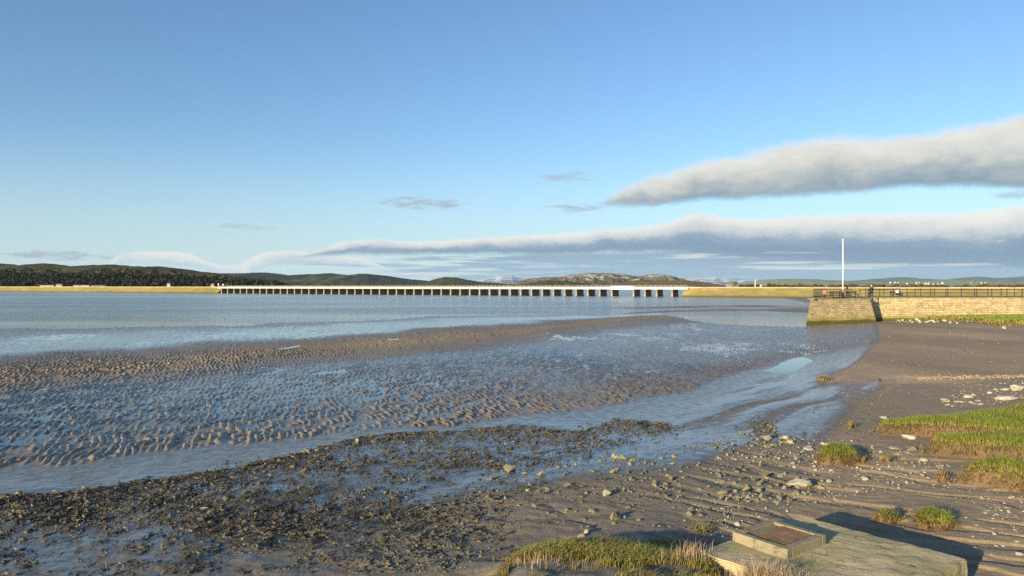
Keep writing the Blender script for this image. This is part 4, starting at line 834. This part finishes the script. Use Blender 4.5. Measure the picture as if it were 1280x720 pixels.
# ------------------------------------------------------------------ sky, clouds, sun, haze, camera
def make_world():
    W_ = bpy.data.worlds.new('World'); bpy.context.scene.world = W_; W_.use_nodes = True; m = N.__new__(N); m.t = W_.node_tree; m.t.nodes.clear()
    out = m.n('OutputWorld'); bg = m.n('Background'); m.t.links.new(bg.outputs[0], out.inputs[0]); ST = .10; bg.inputs[1].default_value = ST
    sky = m.n('TexSky', sky_type='NISHITA', sun_disc=False, sun_elevation=SUN_EL, sun_rotation=math.atan2(-SUN_AZ[0], -SUN_AZ[1]), air_density=1.0, dust_density=SKY_DUST, ozone_density=SKY_OZ, altitude=0)
    D = m.n('TexCoord').outputs['Generated']; s = m.n('SeparateXYZ', {0: D}); x, y, z = s.outputs
    hyp = m.math('SQRT', m.math('ADD', m.math('MULTIPLY', x, x), m.math('MULTIPLY', y, y)))
    az = m.math('MULTIPLY', m.math('ARCTAN2', x, y), F); ep = m.math('MULTIPLY', m.math('DIVIDE', z, hyp), F)
    def curve(pts, lo=-60, hi=340):
        nd = m.n('FloatCurve'); m.put(nd.inputs[1], m.math('DIVIDE', m.math('ADD', az, 900.0), 1800.0, True)); cv = nd.mapping.curves[0]
        cs = [((F * math.atan((px - 640) / F) + 900) / 1800, ((HY - py) * math.cos(math.atan((px - 640) / F)) - lo) / (hi - lo)) for px, py in pts]
        cv.points[0].location = (0, cs[0][1]); cv.points[1].location = (1, cs[-1][1])
        for c in cs: cv.points.new(*c)
        nd.mapping.update(); return m.math('ADD', m.math('MULTIPLY', nd.outputs[0], hi - lo), float(lo))
    def nz(sx, sy, det=6, rough=.55, off=0.0, dist=0):
        v = m.n('CombineXYZ', {0: m.math('DIVIDE', az, sx), 1: m.math('DIVIDE', ep, sy), 2: off}).outputs[0]; return m.noise(v, 1.0, det, rough, dist)
    K = 1 / (ST * 2 ** EXPO)
    def c3(r, g, b): f = lambda v: ((v / 255 + .055) / 1.055) ** 2.4 * K; return (f(r), f(g), f(b))
    col = sky.outputs[0]
    col = m.mix(1.0, col, SKY_TINT, 'MULTIPLY')
    hz = m.math('MULTIPLY', m.rng(ep, 190, -5, 0, 1), SKY_HZ); col = m.mix(hz, col, c3(202, 226, 242))
    big = nz(85, 44, 7, .6, 1.0, .2); mid = nz(26, 15, 7, .66, 3.0, .25)
    def put(col, alpha, c): return m.mix(alpha, col, c)
    # thin wisps
    for px, py, wx, wy, op in [(530,254,72,12,.85),(308,284,44,6,.65),(705,221,54,11,.6),(718,260,62,9,.8),(66,319,66,8,1.0),(1268,243,30,8,.6)]:
        a0 = F * math.atan((px - 640) / F); e0 = (HY - py) * math.cos(a0 / F)
        dx = m.math('DIVIDE', m.math('SUBTRACT', az, a0), float(wx)); dy = m.math('DIVIDE', m.math('SUBTRACT', ep, e0), float(wy))
        r2 = m.math('ADD', m.math('MULTIPLY', dx, dx), m.math('MULTIPLY', dy, dy)); v = m.math('SUBTRACT', m.math('MULTIPLY', m.math('ADD', nz(30, 7, 6, .65, px * .1, .4), .0), 3.0), m.math('ADD', r2, .9))
        col = put(col, m.math('MULTIPLY', m.rng(v, 0, .9), op), c3(172, 184, 198))
    # horizon streak layer
    def layer(col, topc, botc, op, softT, softB, ampT, ampB, ramp, tn=.3, thr=None):
        top = curve(topc); bot = curve(botc); nb = m.math('SUBTRACT', big, .5); nm_ = m.math('SUBTRACT', mid, .5)
        et = m.math('ADD', ep, m.math('ADD', m.math('MULTIPLY', nb, ampT * 2.0), m.math('MULTIPLY', nm_, ampT * .55)))
        eb = m.math('ADD', ep, m.math('ADD', m.math('MULTIPLY', nb, ampB * 2.0), m.math('MULTIPLY', nm_, ampB * 1.2)))
        aT = m.rng(m.math('SUBTRACT', top, et), 0, softT); aB = m.rng(m.math('SUBTRACT', eb, bot), 0, softB)
        al = m.math('MULTIPLY', m.math('MULTIPLY', aT, aB), op)
        if thr is not None: al = m.math('MULTIPLY', al, thr)
        t_ = m.math('DIVIDE', m.math('SUBTRACT', et, bot), m.math('MAXIMUM', m.math('SUBTRACT', top, bot), 4.0)); t_ = m.math('ADD', t_, m.math('MULTIPLY', m.math('ADD', nb, nm_), tn), True)
        return m.mix(al, col, m.ramp(t_, ramp)), al
    streak = nz(160, 7, 6, .6, 7.0, .25)
    thr = m.rng(m.math('ADD', streak, m.math('DIVIDE', m.math('SUBTRACT', az, 0.0), 1500.0)), .36, .52)
    GREY = c3(128, 152, 178); GREY2 = c3(146, 166, 188); CREAM = c3(226, 226, 222); CREAM2 = c3(206, 208, 208); MIDG = c3(172, 180, 190)
    # lower deck of streaks down to the horizon
    body = m.mix(m.rng(nz(240, 6.5, 6, .6, 12.0, .2), .56, .68), m.mix(m.rng(ep, 10, 75), c3(150, 177, 200), GREY), c3(214, 222, 226))
    top = curve([(0,352),(150,345),(250,338),(330,332),(400,322),(470,318),(600,314),(800,312),(1000,300),(1280,290)])
    aT = m.rng(m.math('SUBTRACT', top, m.math('ADD', ep, m.math('MULTIPLY', m.math('SUBTRACT', big, .5), 10.0))), 0, 8); aT = m.math('MULTIPLY', aT, m.rng(ep, -2, 6, .75, 1))
    col = m.mix(m.math('MULTIPLY', m.math('MULTIPLY', aT, m.rng(m.math('ADD', streak, m.math('DIVIDE', az, 1300.0)), .34, .50)), .95), col, body)
    # low cumulus left
    col, _ = layer(col, [(-300,352),(110,350),(150,318),(200,312),(240,316),(262,327),(290,330),(318,318),(350,312),(400,316),(440,319),(470,328),(520,345),(1500,350)], [(-300,353),(120,351),(160,330),(240,336),(300,345),(340,334),(460,336),(520,347),(1500,352)], 1.0, 3, 5, 5, 4, [(0, c3(176, 194, 208)), (.4, c3(212, 220, 224)), (1, c3(244, 240, 232))], .8)
    # long second bank
    col, _ = layer(col, [(-300,345),(150,340),(240,331),(300,325),(350,321),(392,312),(430,300),(500,299),(560,297),(640,292),(720,287),(790,283),(830,277),(870,265),(910,270),(1000,268),(1100,265),(1200,263),(1280,252),(1600,240)], [(-300,349),(150,343),(240,333),(300,329),(350,327),(400,324),(440,322),(560,322),(640,322),(720,322),(800,320),(900,322),(1000,330),(1100,335),(1280,340),(1600,340)], .97, 6, 9, 6, 6, [(0, GREY), (.30, GREY), (.46, GREY2), (.62, c3(206, 211, 215)), (.82, c3(238, 237, 231)), (1, c3(250, 248, 242))], .25)
    # bright slots
    for px, py, wx, wy, op in [(868,319,52,4.5,.9),(985,316,60,3,.4),(1080,332,230,3.0,.75),(700,333,110,3.5,.6),(540,344,60,4,.6)]:
        a0 = F * math.atan((px - 640) / F); e0 = (HY - py) * math.cos(a0 / F)
        dx = m.math('DIVIDE', m.math('SUBTRACT', az, a0), float(wx)); dy = m.math('DIVIDE', m.math('SUBTRACT', ep, e0), float(wy))
        r2 = m.math('ADD', m.math('MULTIPLY', dx, dx), m.math('MULTIPLY', dy, dy)); v = m.math('SUBTRACT', m.math('MULTIPLY', nz(50, 5, 5, .6, px * .07, .3), 2.4), m.math('ADD', r2, .6))
        col = put(col, m.math('MULTIPLY', m.rng(v, 0, .8), op), c3(222, 224, 220))
    # big upper bank on the right
    col, _ = layer(col, [(-300,300),(700,262),(735,256),(765,238),(800,220),(850,201),(900,188),(950,181),(1000,170),(1040,162),(1100,163),(1150,160),(1200,151),(1280,136),(1600,100)], [(-300,302),(700,264),(735,262),(800,263),(850,258),(900,254),(1000,248),(1060,245),(1130,241),(1200,239),(1280,241),(1600,240)], 1.0, 17, 11, 15, 9, [(0, c3(128, 152, 176)), (.14, c3(150, 168, 184)), (.36, c3(184, 192, 194)), (.55, c3(212, 214, 209)), (.9, c3(240, 238, 230))], .38)
    m.put(bg.inputs[0], col)
    sun = bpy.data.lights.new('sun', 'SUN'); sun.energy = SUN_E; sun.angle = R(.5); sun.color = (1.0, .84, .58)
    so = bpy.data.objects.new('sun', sun); C.objects.link(so)
    so.rotation_euler = Vector((SUN_AZ[0] * math.cos(SUN_EL), SUN_AZ[1] * math.cos(SUN_EL), -math.sin(SUN_EL))).to_track_quat('-Z', 'Y').to_euler(); so.location = (-30, -30, 30)
SKY_DUST = .3; SKY_OZ = 2.6; SKY_TINT = (.78, .87, .98); SKY_HZ = .6; SUN_E = 4.5
make_world()
HAZE = 2.3e-5
if HAZE:
    b = B(); b.box(-14000, 14000, -3200, 17000, -3.0, 420); m = N('haze'); m.t.nodes.remove(m.p)
    v = m.n('VolumePrincipled', {'Color': (.55, .80, 1.0), 'Density': HAZE, 'Anisotropy': 0.0}); m.t.links.new(v.outputs[0], m.out.inputs[1])
    props(b.build('haze', m.m), 'thin blue air haze over the estuary', kind='stuff')
cam = bpy.data.cameras.new('camera'); cam.sensor_width = 36; cam.lens = F / 1280 * 36; cam.clip_end = 60000; cam.clip_start = .1
co = bpy.data.objects.new('camera', cam); C.objects.link(co); co.location = (0, 0, H); co.rotation_euler = (R(90) - 2.5 / F, 0, 0)
sc = bpy.context.scene; sc.camera = co
sc.view_settings.view_transform = 'Standard'; sc.view_settings.look = 'None'; sc.view_settings.exposure = EXPO; sc.view_settings.gamma = 1
sc.view_settings.use_curve_mapping = False
sc.render.engine = 'CYCLES'; sc.cycles.max_bounces = 6; sc.cycles.diffuse_bounces = 2; sc.cycles.glossy_bounces = 3; sc.cycles.volume_bounces = 0
sc.cycles.use_denoising = False
